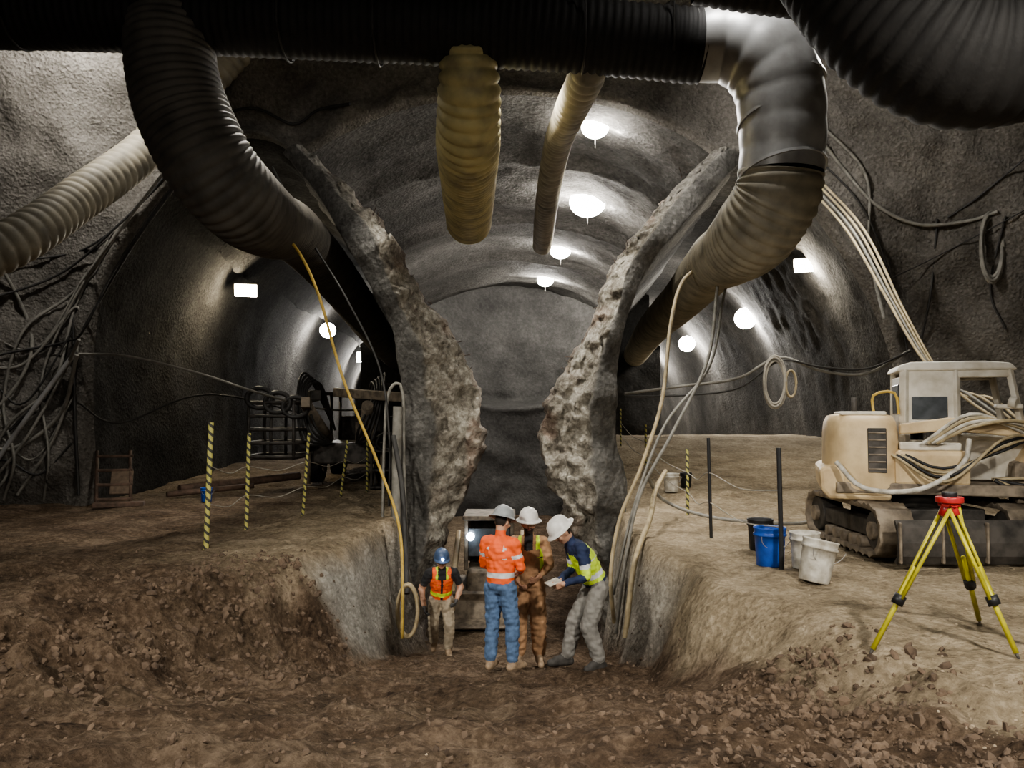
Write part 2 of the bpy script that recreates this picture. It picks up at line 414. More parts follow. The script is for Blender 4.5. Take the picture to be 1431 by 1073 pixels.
def person(name, loc, yaw, J, style, helm, full_brim=True, boot='tanboot', skin='skin', glove=None, look=(0, -1, -0.2), beard=False, curl=.6, palms=None, lampon=False, baggy=1.0):
    j = {k: Vector(v) for k, v in {**BASE, **J}.items()}
    e = empty(name, loc, yaw)
    bm = bmesh.new(); prims = []
    def cp(nm, a, b, ra, rb): caps(bm, a, b, ra, rb); prims.append((nm, a, b, ra, rb))
    R = (j['shL'] - j['shR']).normalized(); Rp = (j['hpL'] - j['hpR']).normalized()
    pe_, ch, nk = j['pelvis'], j['chest'], j['neck']
    def fr_(R_, s): return R_.cross(s).normalized()
    s1 = (ch - pe_).normalized(); s2 = (nk - ch).normalized()
    loft(bm, [(pe_ - s1 * .10, Rp, fr_(Rp, s1), .13, .09), (pe_ - s1 * .04, Rp, fr_(Rp, s1), .165, .125), (pe_ + s1 * .05, Rp, fr_(Rp, s1), .165, .13), (pe_.lerp(ch, .5), R, fr_(R, s1), .160, .125),
              (ch, R, fr_(R, s2), .18, .135), (ch.lerp(nk, .45), R, fr_(R, s2), .188, .125), (ch.lerp(nk, .78), R, fr_(R, s2), .15, .10), (nk, R, fr_(R, s2), .075, .075)])
    prims.append(('torso', pe_ + s1 * .02, ch, .15, .16)); prims.append(('chest', ch, nk, .16, .10)); prims.append(('hips', pe_ - s1 * .10, pe_ + s1 * .02, .15, .15))
    for s in 'LR':
        sh, el, wr = j['sh' + s], j['el' + s], j['wr' + s]
        cp('shoulder', ch.lerp(nk, .7) + (sh - ch.lerp(nk, .7)) * .3, sh, .085, .072)
        cp('uarm', sh, el, .070, .052); cp('farm', el, wr, .052, .036)
        hp, kn, an, to = j['hp' + s], j['kn' + s], j['an' + s], j['to' + s]
        cp('thigh', hp, kn, .104, .074 * baggy); cp('shin', kn, an + (kn - an).normalized() * .06, .074 * baggy, .062 * baggy)
        cp('boot', an + Vector((0, 0, .02)), an - Vector((0, 0, .045)), .052, .05)
        cp('boot', an + (an - to).normalized() * .04 - Vector((0, 0, .055)) , to + Vector((0, 0, .005)), .045, .042)
        cp('boot', an, to.lerp(an, .35) + Vector((0, 0, .015)), .045, .044)
    hd_ = j['head']; F_ = Vector(look).normalized(); U = (Vector((0, 0, 1)) - F_ * F_.z).normalized()
    X_ = U.cross(F_).normalized() * -1
    Mh = Matrix((X_, -F_, U)).transposed().to_4x4()
    M3 = Mh.to_3x3(); M3T = M3.transposed()
    def H(x, y, z): return hd_ + M3 @ Vector((x, y, z))
    cp('neck', nk - Vector((0, 0, .02)), H(0, .02, -.06), .062, .056)
    def ell(c_, r): bmesh.ops.create_uvsphere(bm, u_segments=24, v_segments=16, radius=1, matrix=Matrix.Translation(c_) @ Mh @ Matrix.Diagonal((*r, 1)))
    ell(H(0, .01, .02), (.077, .098, .105)); ell(H(0, -.015, -.045), (.058, .072, .07)); ell(H(0, -.055, -.085), (.032, .03, .028))
    ell(H(0, -.10, -.012), (.014, .02, .026)); ell(H(0, -.098, .015), (.012, .014, .03))
    for k in (-1, 1): ell(H(k * .08, .015, -.005), (.012, .02, .032)); ell(H(k * .045, -.07, -.02), (.025, .02, .02))
    prims.append(('head', H(0, 0, -.04), H(0, 0, .06), .085, .09))
    me = remeshed(bm, .0115, 3)
    lowz = min(j['toL'].z, j['toR'].z) - .035
    for v in me.vertices:
        p = v.co
        n_ = noise.noise(Vector((p.x * 10, p.y * 10, p.z * 26))) + noise.noise(p * 22 + Vector((9, 0, 0)))
        if (p - hd_).length > .17 and p.z > .15: v.co = p + v.normal * (.011 * n_)
        if v.co.z < lowz: v.co.z = lowz
    for m_ in CK: me.materials.append(C[m_])
    for pg in me.polygons:
        p = pg.center; best = None
        for q in prims:
            d, t = dseg(p, q[1], q[2], q[3], q[4])
            if best is None or d < best[0]: best = (d, q[0], t)
        g, t = best[1], best[2]
        if g == 'boot': mk = boot
        elif g in ('head', 'neck'): mk = skin
        else: mk = style(g, t, p)
        if g == 'head':
            q = M3T @ (p - hd_)
            if q.y > .035 and q.z > -.05 and abs(q.x) < .079: mk = 'hair'
            if beard and q.z < -.035 and q.y < .03 and not (abs(q.x) < .02 and q.z > -.05): mk = 'hair'
            if beard and q.y < -.07 and abs(q.x) < .03 and -.045 < q.z < -.033: mk = 'hair'
        pg.material_index = CK.index(mk)
    link('body', me, [], e, True)
    for k in (-1, 1):
        for c_, r, mt in ((H(k * .03, -.083, .012), (.013, .009, .007), 'eyew'), (H(k * .03, -.0905, .012), (.006, .004, .006), 'hair'), (H(k * .032, -.088, .034), (.02, .007, .004), 'hair')):
            b2 = bmesh.new(); bmesh.ops.create_uvsphere(b2, u_segments=12, v_segments=8, radius=1, matrix=Matrix.Translation(c_) @ Mh @ Matrix.Diagonal((*r, 1)))
            bm_obj('eye' if mt != 'hair' else 'brow', b2, C[mt], e, True)
    b2 = bmesh.new(); bmesh.ops.create_uvsphere(b2, u_segments=12, v_segments=8, radius=1, matrix=Matrix.Translation(H(0, -.086, -.052)) @ Mh @ Matrix.Diagonal((.024, .008, .007, 1)))
    bm_obj('mouth', b2, C['lip'], e, True)
    prof = [(.0, .165), (.03, .163), (.07, .150), (.10, .122), (.117, .085), (.124, .045), (.126, .03)]
    prof += [(.145, .024), (.165, .012), (.167, .006), (.145, .014), (.122, .018), (.118, .045), (.09, .118), (.0, .150)] if full_brim else [(.132, .024), (.134, .018), (.120, .018), (.115, .045), (.09, .118), (.0, .15)]
    rows = []
    for r, z_ in prof:
        row = []
        for a in [2 * math.pi * q / 40 for q in range(40)]:
            c_, s_ = math.cos(a), math.sin(a)
            rr_ = r
            if not full_brim and r > .12 and z_ < .03 and s_ < -.2: rr_ = r + .05 * (-s_ - .2)
            ridge = .008 * math.exp(-(c_ * r / .014) ** 2) if (z_ > .05 and r > .001) else 0
            row.append(H(rr_ * c_ * .93, rr_ * s_ * 1.12 + .005, z_ + ridge + .03))
        rows.append(row)
    grid('hard_hat', rows, C[helm], closed=True, parent=e)
    if lampon:
        cyl(e, 'headlamp', H(0, -.135, .10), H(0, -.160, .10), .020, 'lampb')
    for s, sx in (('L', 1), ('R', -1)):
        w = j['wr' + s]; d = w - j['el' + s]
        pn = Vector((palms or {}).get(s, (-sx, -.2, 0)))
        hand(e, 'hand_left' if s == 'L' else 'hand_right', w + d.normalized() * .02, d, pn, curl, glove or skin, sx)
    return e
def stA(g, t, p):
    if g in ('thigh', 'shin', 'hips'): return 'jeans'
    if g == 'torso': return 'silver' if .22 < t < .42 else 'orange'
    if g == 'chest':
        return 'silver' if (t < .75 and .09 < abs(p.x) < .13) else 'orange'
    if g == 'farm' and .25 < t < .45: return 'silver'
    if g == 'uarm' and .45 < t < .6: return 'silver'
    return 'orange'
def stB(g, t, p):
    if g in ('thigh', 'shin', 'hips'): return 'brown'
    if g == 'torso': return 'brown' if abs(p.x) < .13 else 'lime' if t > .4 else 'brown'
    if g == 'chest':
        if t < .35 and abs(p.x) < .10: return 'brown'
        if .05 < abs(p.x) < .085: return 'brown'
        if .085 < abs(p.x) < .14: return 'lime'
        return 'blackc'
    if g == 'shoulder': return 'lime' if t < .6 else 'brown'
    return 'brown'
def stC(g, t, p):
    if g in ('thigh', 'shin', 'hips'): return 'grey'
    if g == 'torso':
        if t < .12: return 'navy'
        return 'silver' if .28 < t < .46 else 'lime'
    if g == 'chest':
        if t < .12: return 'silver'
        return 'lime' if t < .62 else 'navy'
    if g == 'uarm': return 'navy' if t < .55 else ('silver' if t < .72 else 'lime')
    if g == 'farm': return 'navy'
    return 'navy'
def stD(g, t, p):
    if g in ('thigh', 'shin', 'hips'): return 'khaki'
    if g == 'torso':
        if .2 < t < .42: return 'lime'
        return 'orange' if abs(p.x) > .02 else 'blackc'
    if g == 'chest':
        if .06 < abs(p.x) < .10: return 'lime'
        return 'orange' if abs(p.x) > .045 * (t + .3) * 2 else 'blackc'
    if g == 'shoulder': return 'orange' if t < .6 else 'blackc'
    if g == 'uarm': return 'blackc' if t < .75 else 'skin'
    if g == 'farm': return 'skin'
    return 'blackc'
def pz(x, y): return gz(x, y) + 0.012
person('worker_orange_shirt', (-0.13, 9.3, pz(-.13, 9.3)), math.radians(152),
  dict(head=(0, -.05, 1.65), neck=(0, -.005, 1.49), elL=(.235, -.03, 1.17), elR=(-.235, -.04, 1.17), wrL=(.13, -.24, 1.06), wrR=(-.12, -.25, 1.08), anR=(-.13, -.04, .10), toR=(-.18, -.21, .04), knR=(-.12, -.06, .50)),
  stA, 'helm_g', boot='tanboot', look=(-.1, -1, -.35), palms={'L': (-1, 0, .3), 'R': (1, 0, .3)}, baggy=1.1)
person('worker_brown_overalls', (0.20, 9.8, pz(.20, 9.8)), math.radians(-4),
  dict(head=(.0, -.05, 1.65), neck=(0, 0, 1.49), elL=(.25, -.0, 1.16), elR=(-.25, .0, 1.17), wrL=(.14, -.22, 1.08), wrR=(-.13, -.20, 1.02)),
  stB, 'helm_w', boot='tanboot', skin='skin2', look=(.15, -1, -.1), beard=True, palms={'L': (-1, 0, .3), 'R': (1, 0, .3)}, baggy=1.3)
cw = person('worker_lime_jacket', (0.90, 9.2, pz(.80, 9.2)), math.radians(-74),
  dict(pelvis=(0, .04, .93), chest=(0, -.11, 1.20), neck=(0, -.24, 1.38), head=(0, -.36, 1.50), shL=(.18, -.20, 1.33), shR=(-.18, -.20, 1.33),
       elL=(.22, -.16, 1.05), elR=(-.22, -.16, 1.06), wrL=(.12, -.36, .97), wrR=(-.12, -.35, .96), hpL=(.09, .03, .89), hpR=(-.09, .03, .89),
       knL=(.11, -.10, .48), knR=(-.11, -.18, .50), anL=(.13, .03, .10), anR=(-.14, -.26, .10), toL=(.17, -.14, .04), toR=(-.16, -.45, .04)),
  stC, 'helm_w', boot='darkboot', look=(0, -.75, -.65), palms={'L': (-1, 0, .3), 'R': (1, 0, .3)}, baggy=1.25)
box(cw, 'clipboard', (0, -.47, .965), (.20, .15, .012), 'bk_white', (0.35, 0, 0), .003)
person('worker_orange_vest', (-1.10, 12.9, pz(-1.1, 12.9)), math.radians(8),
  dict(pelvis=(0, .04, .88), chest=(0, -.08, 1.15), neck=(0, -.16, 1.34), head=(-.01, -.24, 1.48), shL=(.19, -.13, 1.28), shR=(-.19, -.12, 1.28),
       elL=(.30, -.06, 1.04), elR=(-.31, -.08, 1.02), wrL=(.22, -.28, .90), wrR=(-.27, -.22, .80), hpL=(.09, .03, .84), hpR=(-.09, .03, .84),
       knL=(.12, -.12, .46), knR=(-.12, .02, .46), anL=(.10, -.16, .10), anR=(-.10, .22, .12), toL=(.12, -.34, .04), toR=(-.12, .06, .05)),
  stD, 'helm_b', full_brim=False, boot='tanboot', look=(.05, -1, -.35), glove='glove', lampon=True, baggy=1.15)
print('people', time.time() - T0)

# ------------------------------------------------------------------ openings
LD = [(-8.1, -1.2), (-8.25, 0.1), (-8.4, 2.6), (-8.15, 4.4), (-7.05, 6.2), (-5.8, 7.25), (-4.9, 7.3), (-4.3, 6.9)]
CV = [(-4.3, 6.9), (-3.4, 7.45), (-2, 8.0), (0, 8.25), (2, 8.0), (3.4, 7.45), (4.2, 6.9)]
RD = [(4.2, 6.9), (4.9, 6.95), (5.6, 6.4), (6.5, 5.2), (7.2, 4.0), (7.6, 2.9), (7.9, 1.5), (8.1, 0), (8.1, -1.2)]
def dense(o, n): return resample(catmull([(x, 0, z) for x, z in o], 0.2), n)
dL, dC, dR = dense(LD, 70), dense(CV, 60), dense(RD, 70)
def sL(y): return -0.03 * max(0, y - Y0) - 0.002 * max(0, y - 30) ** 2
def sR(y): return min(2.1, 0.15 * max(0, y - Y0))
out = dL + dC[1:] + dR[1:]
n = len(out)
rows = []
K = 56
for k in range(K + 1):
    f = k / K
    row = []
    for i, p in enumerate(out):
        t = math.pi * (1 - i / (n - 1))
        q = Vector((13.5 * math.cos(t), 0, -1.2 + 13.6 * math.sin(t)))
        v = p.lerp(q, f ** 1.1)
        lip = -0.25 * math.exp(-(f * 9) ** 2)
        y = Y0 - 2.5 * f * f + 0.45 * fbm(v.x * 0.3, 3, v.z * 0.3, 3) * min(1, f * 6) + 0.20 * fbm(v.x * 1.6, 9, v.z * 1.6, 5) * min(1, f * 12) + lip * min(1, f * 30)
        e = 0.12 * fbm(v.x * 0.9, 1, v.z * 0.9, 3) * min(1, f * 8)
        row.append((v.x + e, y, v.z + e))
    rows.append(row)
wall = grid('wall_back', rows, M['head'])
bvh = BVHTree.FromPolygons([tuple(p) for r in rows for p in r], [tuple(p.vertices) for p in wall.data.polygons])
def snap(x, z, off=0.06):
    h = bvh.ray_cast(Vector((x, 4, z)), Vector((0, 1, 0)))
    return (x, (h[0].y if h[0] else 15.8) - off, z)
rows = []
for y in np.linspace(14.05, -9, 40):
    row = []
    for i in range(90):
        t = math.pi * (1 - i / 89)
        v = Vector((13.5 * math.cos(t), y, -1.2 + 13.6 * math.sin(t)))
        d = 1 - 0.02 * fbm(v.x * 0.4, v.y * 0.4, v.z * 0.4, 4) * (1 if y < 13.9 else 0)
        row.append((v.x * d, y, (v.z + 1.2) * d - 1.2))
    rows.append(row)
grid('ceiling', rows, M['head'])
grid('wall_front', [rows[-1], [(0, -9, -1.2)] * 90], M['head'])
def tunnel(name, prof, ys, fn, mat, amp=0.10, big=.22):
    rows = []
    for y in ys:
        row = []
        for p in prof:
            x, z = fn(p.x, p.z, y)
            g = min(1, (y - Y0) * 1.5)
            d = (big * fbm(x * 0.3, y * 0.3, z * 0.3, 2) + amp * (1 - .4 * sm(20, 30, y)) * fbm(x * 1.8, y * 1.8, z * 1.8, 4)) * g
            row.append((x + d * 0.6, y + 0.0, z + d * 0.7))
        rows.append(row)
    ob = grid(name, rows, mat)
    return rows, ob
ys1 = list(np.arange(Y0, 40, 0.22)) + list(np.arange(40, 76, 0.8))
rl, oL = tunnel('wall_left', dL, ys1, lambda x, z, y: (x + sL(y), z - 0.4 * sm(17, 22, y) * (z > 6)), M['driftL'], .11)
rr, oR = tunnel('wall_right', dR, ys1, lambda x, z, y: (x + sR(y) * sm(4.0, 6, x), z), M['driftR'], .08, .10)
def vz(x, z, y):
    rib = sum(0.14 * math.exp(-((y - c) / 0.35) ** 2) for c in (20.3, 25.8, 31.5, 36.5))
    step = 0.10 * (sm(20.2, 20.5, y) + sm(25.7, 26.0, y) + sm(31.4, 31.8, y))
    return x * 1.0, z - 0.15 * sm(17, 24, y) - rib - step
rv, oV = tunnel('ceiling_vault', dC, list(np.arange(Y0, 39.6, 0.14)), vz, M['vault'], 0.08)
bvV = BVHTree.FromPolygons([tuple(p) for r in rv for p in r], [tuple(p.vertices) for p in oV.data.polygons])
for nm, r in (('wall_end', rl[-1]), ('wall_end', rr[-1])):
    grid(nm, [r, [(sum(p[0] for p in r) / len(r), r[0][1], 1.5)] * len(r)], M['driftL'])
rows = []
for z in list(np.arange(-3.4, 8.6, 0.12)):
    row = []
    for x in np.arange(-6, 6.01, 0.14):
        dish = 0.035 * x * x
        lower = 1 - sm(2.0 + dish * 2, 2.45 + dish * 2, z)
        y = 39.0 - 2.6 * lower - dish * 3 + 0.35 * fbm(x * 0.5, 5, z * 0.5, 4) - 0.35 * math.exp(-((z - 2.1 - dish * 2) / 0.25) ** 2)
        row.append((x, y, z))
    rows.append(row)
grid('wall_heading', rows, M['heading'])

# ------------------------------------------------------------------ broken partitions between the drifts
LI = [(-1.75, -3.2), (-1.65, -1.9), (-1.37, -0.86), (-0.98, 0.05), (-0.65, 0.84), (-0.56, 1.62), (-0.85, 2.8), (-1.37, 3.58), (-1.83, 4.23), (-2.4, 5.25), (-3.2, 6.15), (-4.15, 7.15)]
LO = [(-2.05, -3.2), (-2.05, -1.9), (-2.02, -0.86), (-2.0, 0.05), (-1.95, 0.84), (-1.95, 1.62), (-2.0, 2.6), (-2.25, 3.5), (-2.75, 4.4), (-3.35, 5.4), (-3.9, 6.2), (-4.6, 7.0)]
RI = [(1.8, -3.2), (1.65, -1.9), (1.37, -1.1), (0.98, -0.08), (0.65, 0.7), (0.55, 1.5), (0.85, 2.4), (1.35, 3.2), (1.74, 4.23), (2.3, 5.1), (3.1, 6.1), (4.05, 7.1)]
RO = [(2.1, -3.2), (2.1, -1.9), (2.08, -1.1), (2.05, -0.08), (1.98, 0.7), (1.88, 1.5), (1.9, 2.5), (2.05, 3.4), (2.45, 4.4), (3.1, 5.2), (3.9, 6.1), (4.7, 6.95)]
def partition(name, I, O, sgn):
    nH = 220
    I = resample(catmull([(x, 0, z) for x, z in I], 0.1), nH); O = resample(catmull([(x, 0, z) for x, z in O], 0.1), nH)
    back = list(np.arange(45, 22, -1.2)) + list(np.arange(22, 15.4, -0.2))
    nF = 44
    rows = []; attr = []
    for i in range(nH):
        a, b = O[i], I[i]
        zz = (a.z + b.z) / 2
        y0 = 14.7 + 1.5 * sm(4.6, 7, zz) + 0.25 * noise.noise(Vector((sgn * 4, 0, zz * 1.2)))
        row = []
        for y in back:
            s = sgn * 0.055 * max(0, y - 16)
            yy = y0 + (y - 15.4) * (45 - y0) / (45 - 15.4)
            d = 0.08 * fbm((a.x + s) * 1.2, yy * 1.2, a.z * 1.2, 4)
            row.append((a.x + s + sgn * d, yy, a.z)); attr.append((0.0, 0, 0, 1))
        for k in range(1, nF):
            f = k / nF
            p = a.lerp(b, f)
            wv = 0.13 * noise.noise(Vector((p.z * 1.1, sgn * 3, 0))) + 0.05 * noise.noise(Vector((p.z * 5, sgn * 3, 0)))
            split = 0.42 + wv + 0.20 * sm(0.6, -0.5, p.z) + 0.24 * sm(3.6, 5.0, zz)
            bulge = -0.28 * math.sin(math.pi * min(1, f / split) * 0.5) + 1.05 * max(0, f - split)
            q = Vector((p.x, sgn * 3, p.z))
            br = sm(split - 0.04, split + 0.05, f)
            rg = noise.ridged_multi_fractal(q * 1.9, 0.9, 2.1, 5, 0.9, 2.0)
            y = y0 + bulge + br * (-0.11 * (rg - 1.2) + 0.12 * fbm(p.x * 5, 7, p.z * 5, 5) + 0.08 * noise.cell(Vector((p.x * 7, 2, p.z * 6)))) + 0.05 * fbm(p.x * 2, 7, p.z * 2, 4)
            jx = 0.07 * br * fbm(p.x * 4, 11, p.z * 4, 4) + sgn * -1 * 0.10 * sm(.75, 1, f) * fbm(p.z * 2.5, sgn * 9, 2, 4)
            low = sm(-1.0, 0.1, p.z)
            rk = br * (0.35 + 0.65 * low)
            rk *= 1 - 0.7 * sm(4.9, 6.5, zz)
            red = 0.4 * sm(0.25, 0.45, noise.noise(Vector((p.x * 2.2, 3, p.z * 1.3 + sgn)))) * sm(0.5, 0.7, f)
            row.append((p.x + jx, y, p.z + jx * .6)); attr.append((rk, red, 0, 1))
        for y in back[::-1]:
            s = sgn * (0.055 * max(0, y - 16) + 0.75 * sm(15.6, 19, y) * sm(6.5, 4.5, zz))
            if zz < -1.2: s = sgn * (0.055 * max(0, y - 16))
            yb = y0 + 1.05 * 0.56
            yy = yb + (y - 15.4) * (45 - yb) / (45 - 15.4)
            xx = b.x + s
            lim = abs(a.x + sgn * 0.055 * max(0, y - 16)) - 0.18
            if abs(xx) > lim: xx = sgn * lim
            p = Vector((xx, yy, b.z))
            d = 0.12 * fbm(p.x * 1.6, p.y * 1.6, p.z * 1.6, 4) + 0.08 * fbm(p.x * 4, p.y * 4, p.z * 4, 3)
            jx = sgn * -1 * 0.10 * fbm(p.z * 2.5, sgn * 9, 2, 4)
            row.append((p.x - sgn * d + jx, p.y, p.z)); attr.append((max(0, 0.85 - (y - 15.4) * 0.5), 0.2, 0, 1))
        rows.append(row)
    return grid(name, rows, M['pillar'], attr)
pl_ = partition('wall_partition_left', LI, LO, -1)
pr_ = partition('wall_partition_right', RI, RO, 1)
print('walls', time.time() - T0)

# ------------------------------------------------------------------ ground mesh
xs = sorted(set([round(float(v), 3) for v in list(np.arange(-13.6, -5, 0.3)) + list(np.arange(-5, 5, 0.04)) + list(np.arange(5, 13.7, 0.3))]))
ysg = list(np.arange(-9, 2, 0.5)) + list(np.arange(2, 11, 0.045)) + list(np.arange(11, 20, 0.11)) + list(np.arange(20, 34, 0.4)) + list(np.arange(34, 78, 2))
rows = []; attr = []
for y in ysg:
    row = []
    for x in xs:
        h, t = hz(x, y)
        row.append((x, y, h))
        nz = 0.5 * noise.noise(Vector((x * 0.9, y * 0.9, 5))) + 0.3 * noise.noise(Vector((x * 3, y * 3, 5)))
        if x > 0:
            tan = sm(0.12, 0.5, t + nz * 0.4) * sm(3.2, 5.2, y + (x - 2.5) * 1.4 + nz) * (1 - 0.95 * math.exp(-((x - 1.95) / 0.7) ** 2 - ((y - 5.3) / 1.4) ** 2))
            grey = sm(8.8, 9.8, y + nz) * min(1, 4.6 * t * (1 - t)) * .8
        else:
            tan = 0.8 * sm(0.45, 0.9, t + nz * 0.5) * sm(8.6, 10.2, y + nz * 2) * sm(5.2, 3.0, -x + nz * 1.5)
            tan = max(tan, 0.30 * sm(15, 18, y), 0.05 + 0.22 * nz)
            grey = sm(9.8, 10.6, y + nz) * min(1, 5.5 * t * (1 - t))
        attr.append((max(0, min(1, tan)), max(0, min(1, grey)), 0, 1))
    rows.append(row)
flo = grid('floor', rows, M['soil'], attr)
ico = bmesh.new(); bmesh.ops.create_icosphere(ico, subdivisions=1, radius=1)
iv = [v.co.copy() for v in ico.verts]; iff = [[v.index for v in f.verts] for f in ico.faces]
V = []; F = []; mi = []
def stone(x, y, s, k):
    z = gz(x, y); o = len(V)
    sc = Vector((random.uniform(.7, 1.4), random.uniform(.7, 1.3), random.uniform(.5, .9))) * s
    R = Euler((random.random() * 6, random.random() * 6, random.random() * 6)).to_matrix()
    for v in iv:
        w = R @ Vector((v.x * sc.x, v.y * sc.y, v.z * sc.z)) * random.uniform(.75, 1.2)
        V.append((x + w.x, y + w.y, z + w.z + s * 0.1))
    for f in iff: F.append([o + a for a in f]); mi.append(k)
for _ in range(5200):
    y = 2.8 + 8 * random.random() ** 1.2
    x = random.uniform(-0.66, 0.66) * y
    rk = 1 if ((x > 1.9 and y > 6.6) or (x > 2.5 and y > 4.4) or random.random() < 0.008) else 0
    stone(x, y, (0.005 + 0.022 * random.random() ** 2.8) * (0.5 if rk else 1), rk)
for _ in range(1600):
    y = random.uniform(3.8, 7.0); x = random.gauss(1.95, 0.5)
    stone(x, y, 0.008 + 0.038 * random.random() ** 2.6, 0)
for _ in range(1700):
    y = random.uniform(5.5, 10.2); x = -random.gauss(interp(WL, y) + interp(BL, y) * .5, 0.55)
    stone(x, y, 0.008 + 0.042 * random.random() ** 2.6, 0)
me = bpy.data.meshes.new('rubble'); me.from_pydata(V, [], F); me.update()
M['clod'] = plain('soil_clod', (0.155, 0.11, 0.076), 0.95, dirt=(0.065, 0.045, 0.031), scale=6)
M['clod2'] = plain('pale_clod', (0.40, 0.33, 0.235), 0.95, dirt=(0.27, 0.21, 0.15), scale=6)
link('rubble', me, [M['clod'], M['clod2']], flo, False)
me.polygons.foreach_set('material_index', mi)
print('ground', time.time() - T0)

# ------------------------------------------------------------------ ventilation ducts
tube('ventilation_duct', [(-13, 11.9, 7.75), (-9, 11.7, 7.62), (-4.8, 11.5, 7.42), (0, 11.5, 7.2), (2.7, 11.5, 6.98)], 0.52, M['black'], 0.12, 0.03, sub=4)
tube('ventilation_duct', [(-4.85, 11.5, 7.3), (-4.8, 11.4, 6.7), (-4.62, 11.4, 6.0), (-4.25, 11.5, 5.25), (-3.95, 12.0, 4.85), (-3.85, 13.0, 4.8), (-3.85, 14.8, 4.95), (-3.95, 19, 4.75), (-4.35, 27, 4.3), (-5.0, 38, 4.0)],
     [0.62, 0.62, 0.64, 0.64, 0.62, 0.56, 0.5, 0.5, 0.5, 0.5], M['dark_duct'], 0.11, 0.03)
tube('ventilation_duct', [(-0.62, 11.5, 7.0), (-0.62, 11.75, 6.4), (-0.68, 12.6, 5.95), (-0.8, 15, 5.95), (-0.95, 18.0, 6.0)], [0.40, 0.47, 0.5, 0.5, 0.5], M['yellow_duct'], 0.17, 0.045, cap=True, lump=.006, sub=8)
tube('ventilation_duct', [(1.12, 11.6, 7.0), (1.1, 11.9, 6.75), (0.95, 13.5, 6.75), (0.88, 16, 7.0), (0.82, 19, 6.75), (0.85, 23, 6.5)], [0.26, 0.28, 0.27, 0.27, 0.27, 0.27], M['grey_duct'], 0.20, 0.045, cap=True, lump=.006, sub=8)
tube('ventilation_duct', [(-10.6, 11.2, 2.6), (-9.0, 11.6, 3.5), (-7.7, 12.4, 4.3), (-7.3, 13.9, 5.5), (-6.8, 15.2, 6.75), (-6.0, 15.4, 7.9), (-5.2, 15.5, 8.9), (-4.2, 15.0, 9.7)], 0.37, M['grey_duct'], 0.18, 0.03, sub=8)
vd = empty('ventilation_duct', (0, 0, 0))
tube('steel_elbow', [(2.6, 11.5, 6.99), (3.05, 11.45, 6.99), (3.45, 11.35, 6.78), (3.70, 11.3, 6.35), (3.76, 11.3, 5.7), (3.74, 11.32, 5.1)], [0.50, 0.54, 0.60, 0.61, 0.59, 0.57], M['steel'], 0.40, 0.012, parent=vd, lump=.004, sub=8)
tube('flexible_duct', [(3.74, 11.32, 5.15), (3.70, 11.4, 4.8), (3.52, 11.8, 4.42), (3.42, 12.6, 4.28), (3.42, 14, 4.3), (3.75, 18, 4.3), (4.1, 24, 4.25), (4.8, 32, 4.1)], [0.58, 0.6, 0.6, 0.52, 0.47, 0.46, 0.46, 0.46], M['grey_duct'], 0.11, 0.035, parent=vd)
for z in (5.12, 5.85, 6.3):
    bm = bmesh.new(); add_cyl(bm, (3.755, 11.31, z - 0.02), (3.75, 11.32, z + 0.02), 0.61, 0.61, 40)
    bm_obj('clamp_ring', bm, M['steel'], vd)
tube('ventilation_duct', [(2.15, 6.9, 6.5), (2.6, 6.7, 5.75), (3.0, 6.5, 5.05), (3.5, 6.4, 4.66), (4.1, 6.4, 4.72), (5.0, 6.5, 5.0), (7, 6.8, 5.6), (10, 7.5, 6.5)], [0.5, 0.55, 0.6, 0.62, 0.62, 0.6, 0.6, 0.6], M['black'], 0.10, 0.025)
tube('ventilation_duct', [(2.0, 8.6, 6.55), (3, 8.6, 6.4), (5, 8.8, 6.25), (8, 9.2, 6.3), (12, 10, 6.6)], 0.40, M['black'], 0.10, 0.02, sub=4)
for x in (-7, -3.2, -1.9, 1.0, 2.2):
    hose('duct_hanger', [(x, 11.5 + 0.55 * math.cos(a), 7.42 - (x + 4.8) * 0.045 + 0.55 * math.sin(a)) for a in [math.pi * (-0.1) - k * math.pi * 0.8 / 8 for k in range(9)]] + [(x, 11.0, 9.5)], 0.014, 'hose_dark')
print('ducts', time.time() - T0)

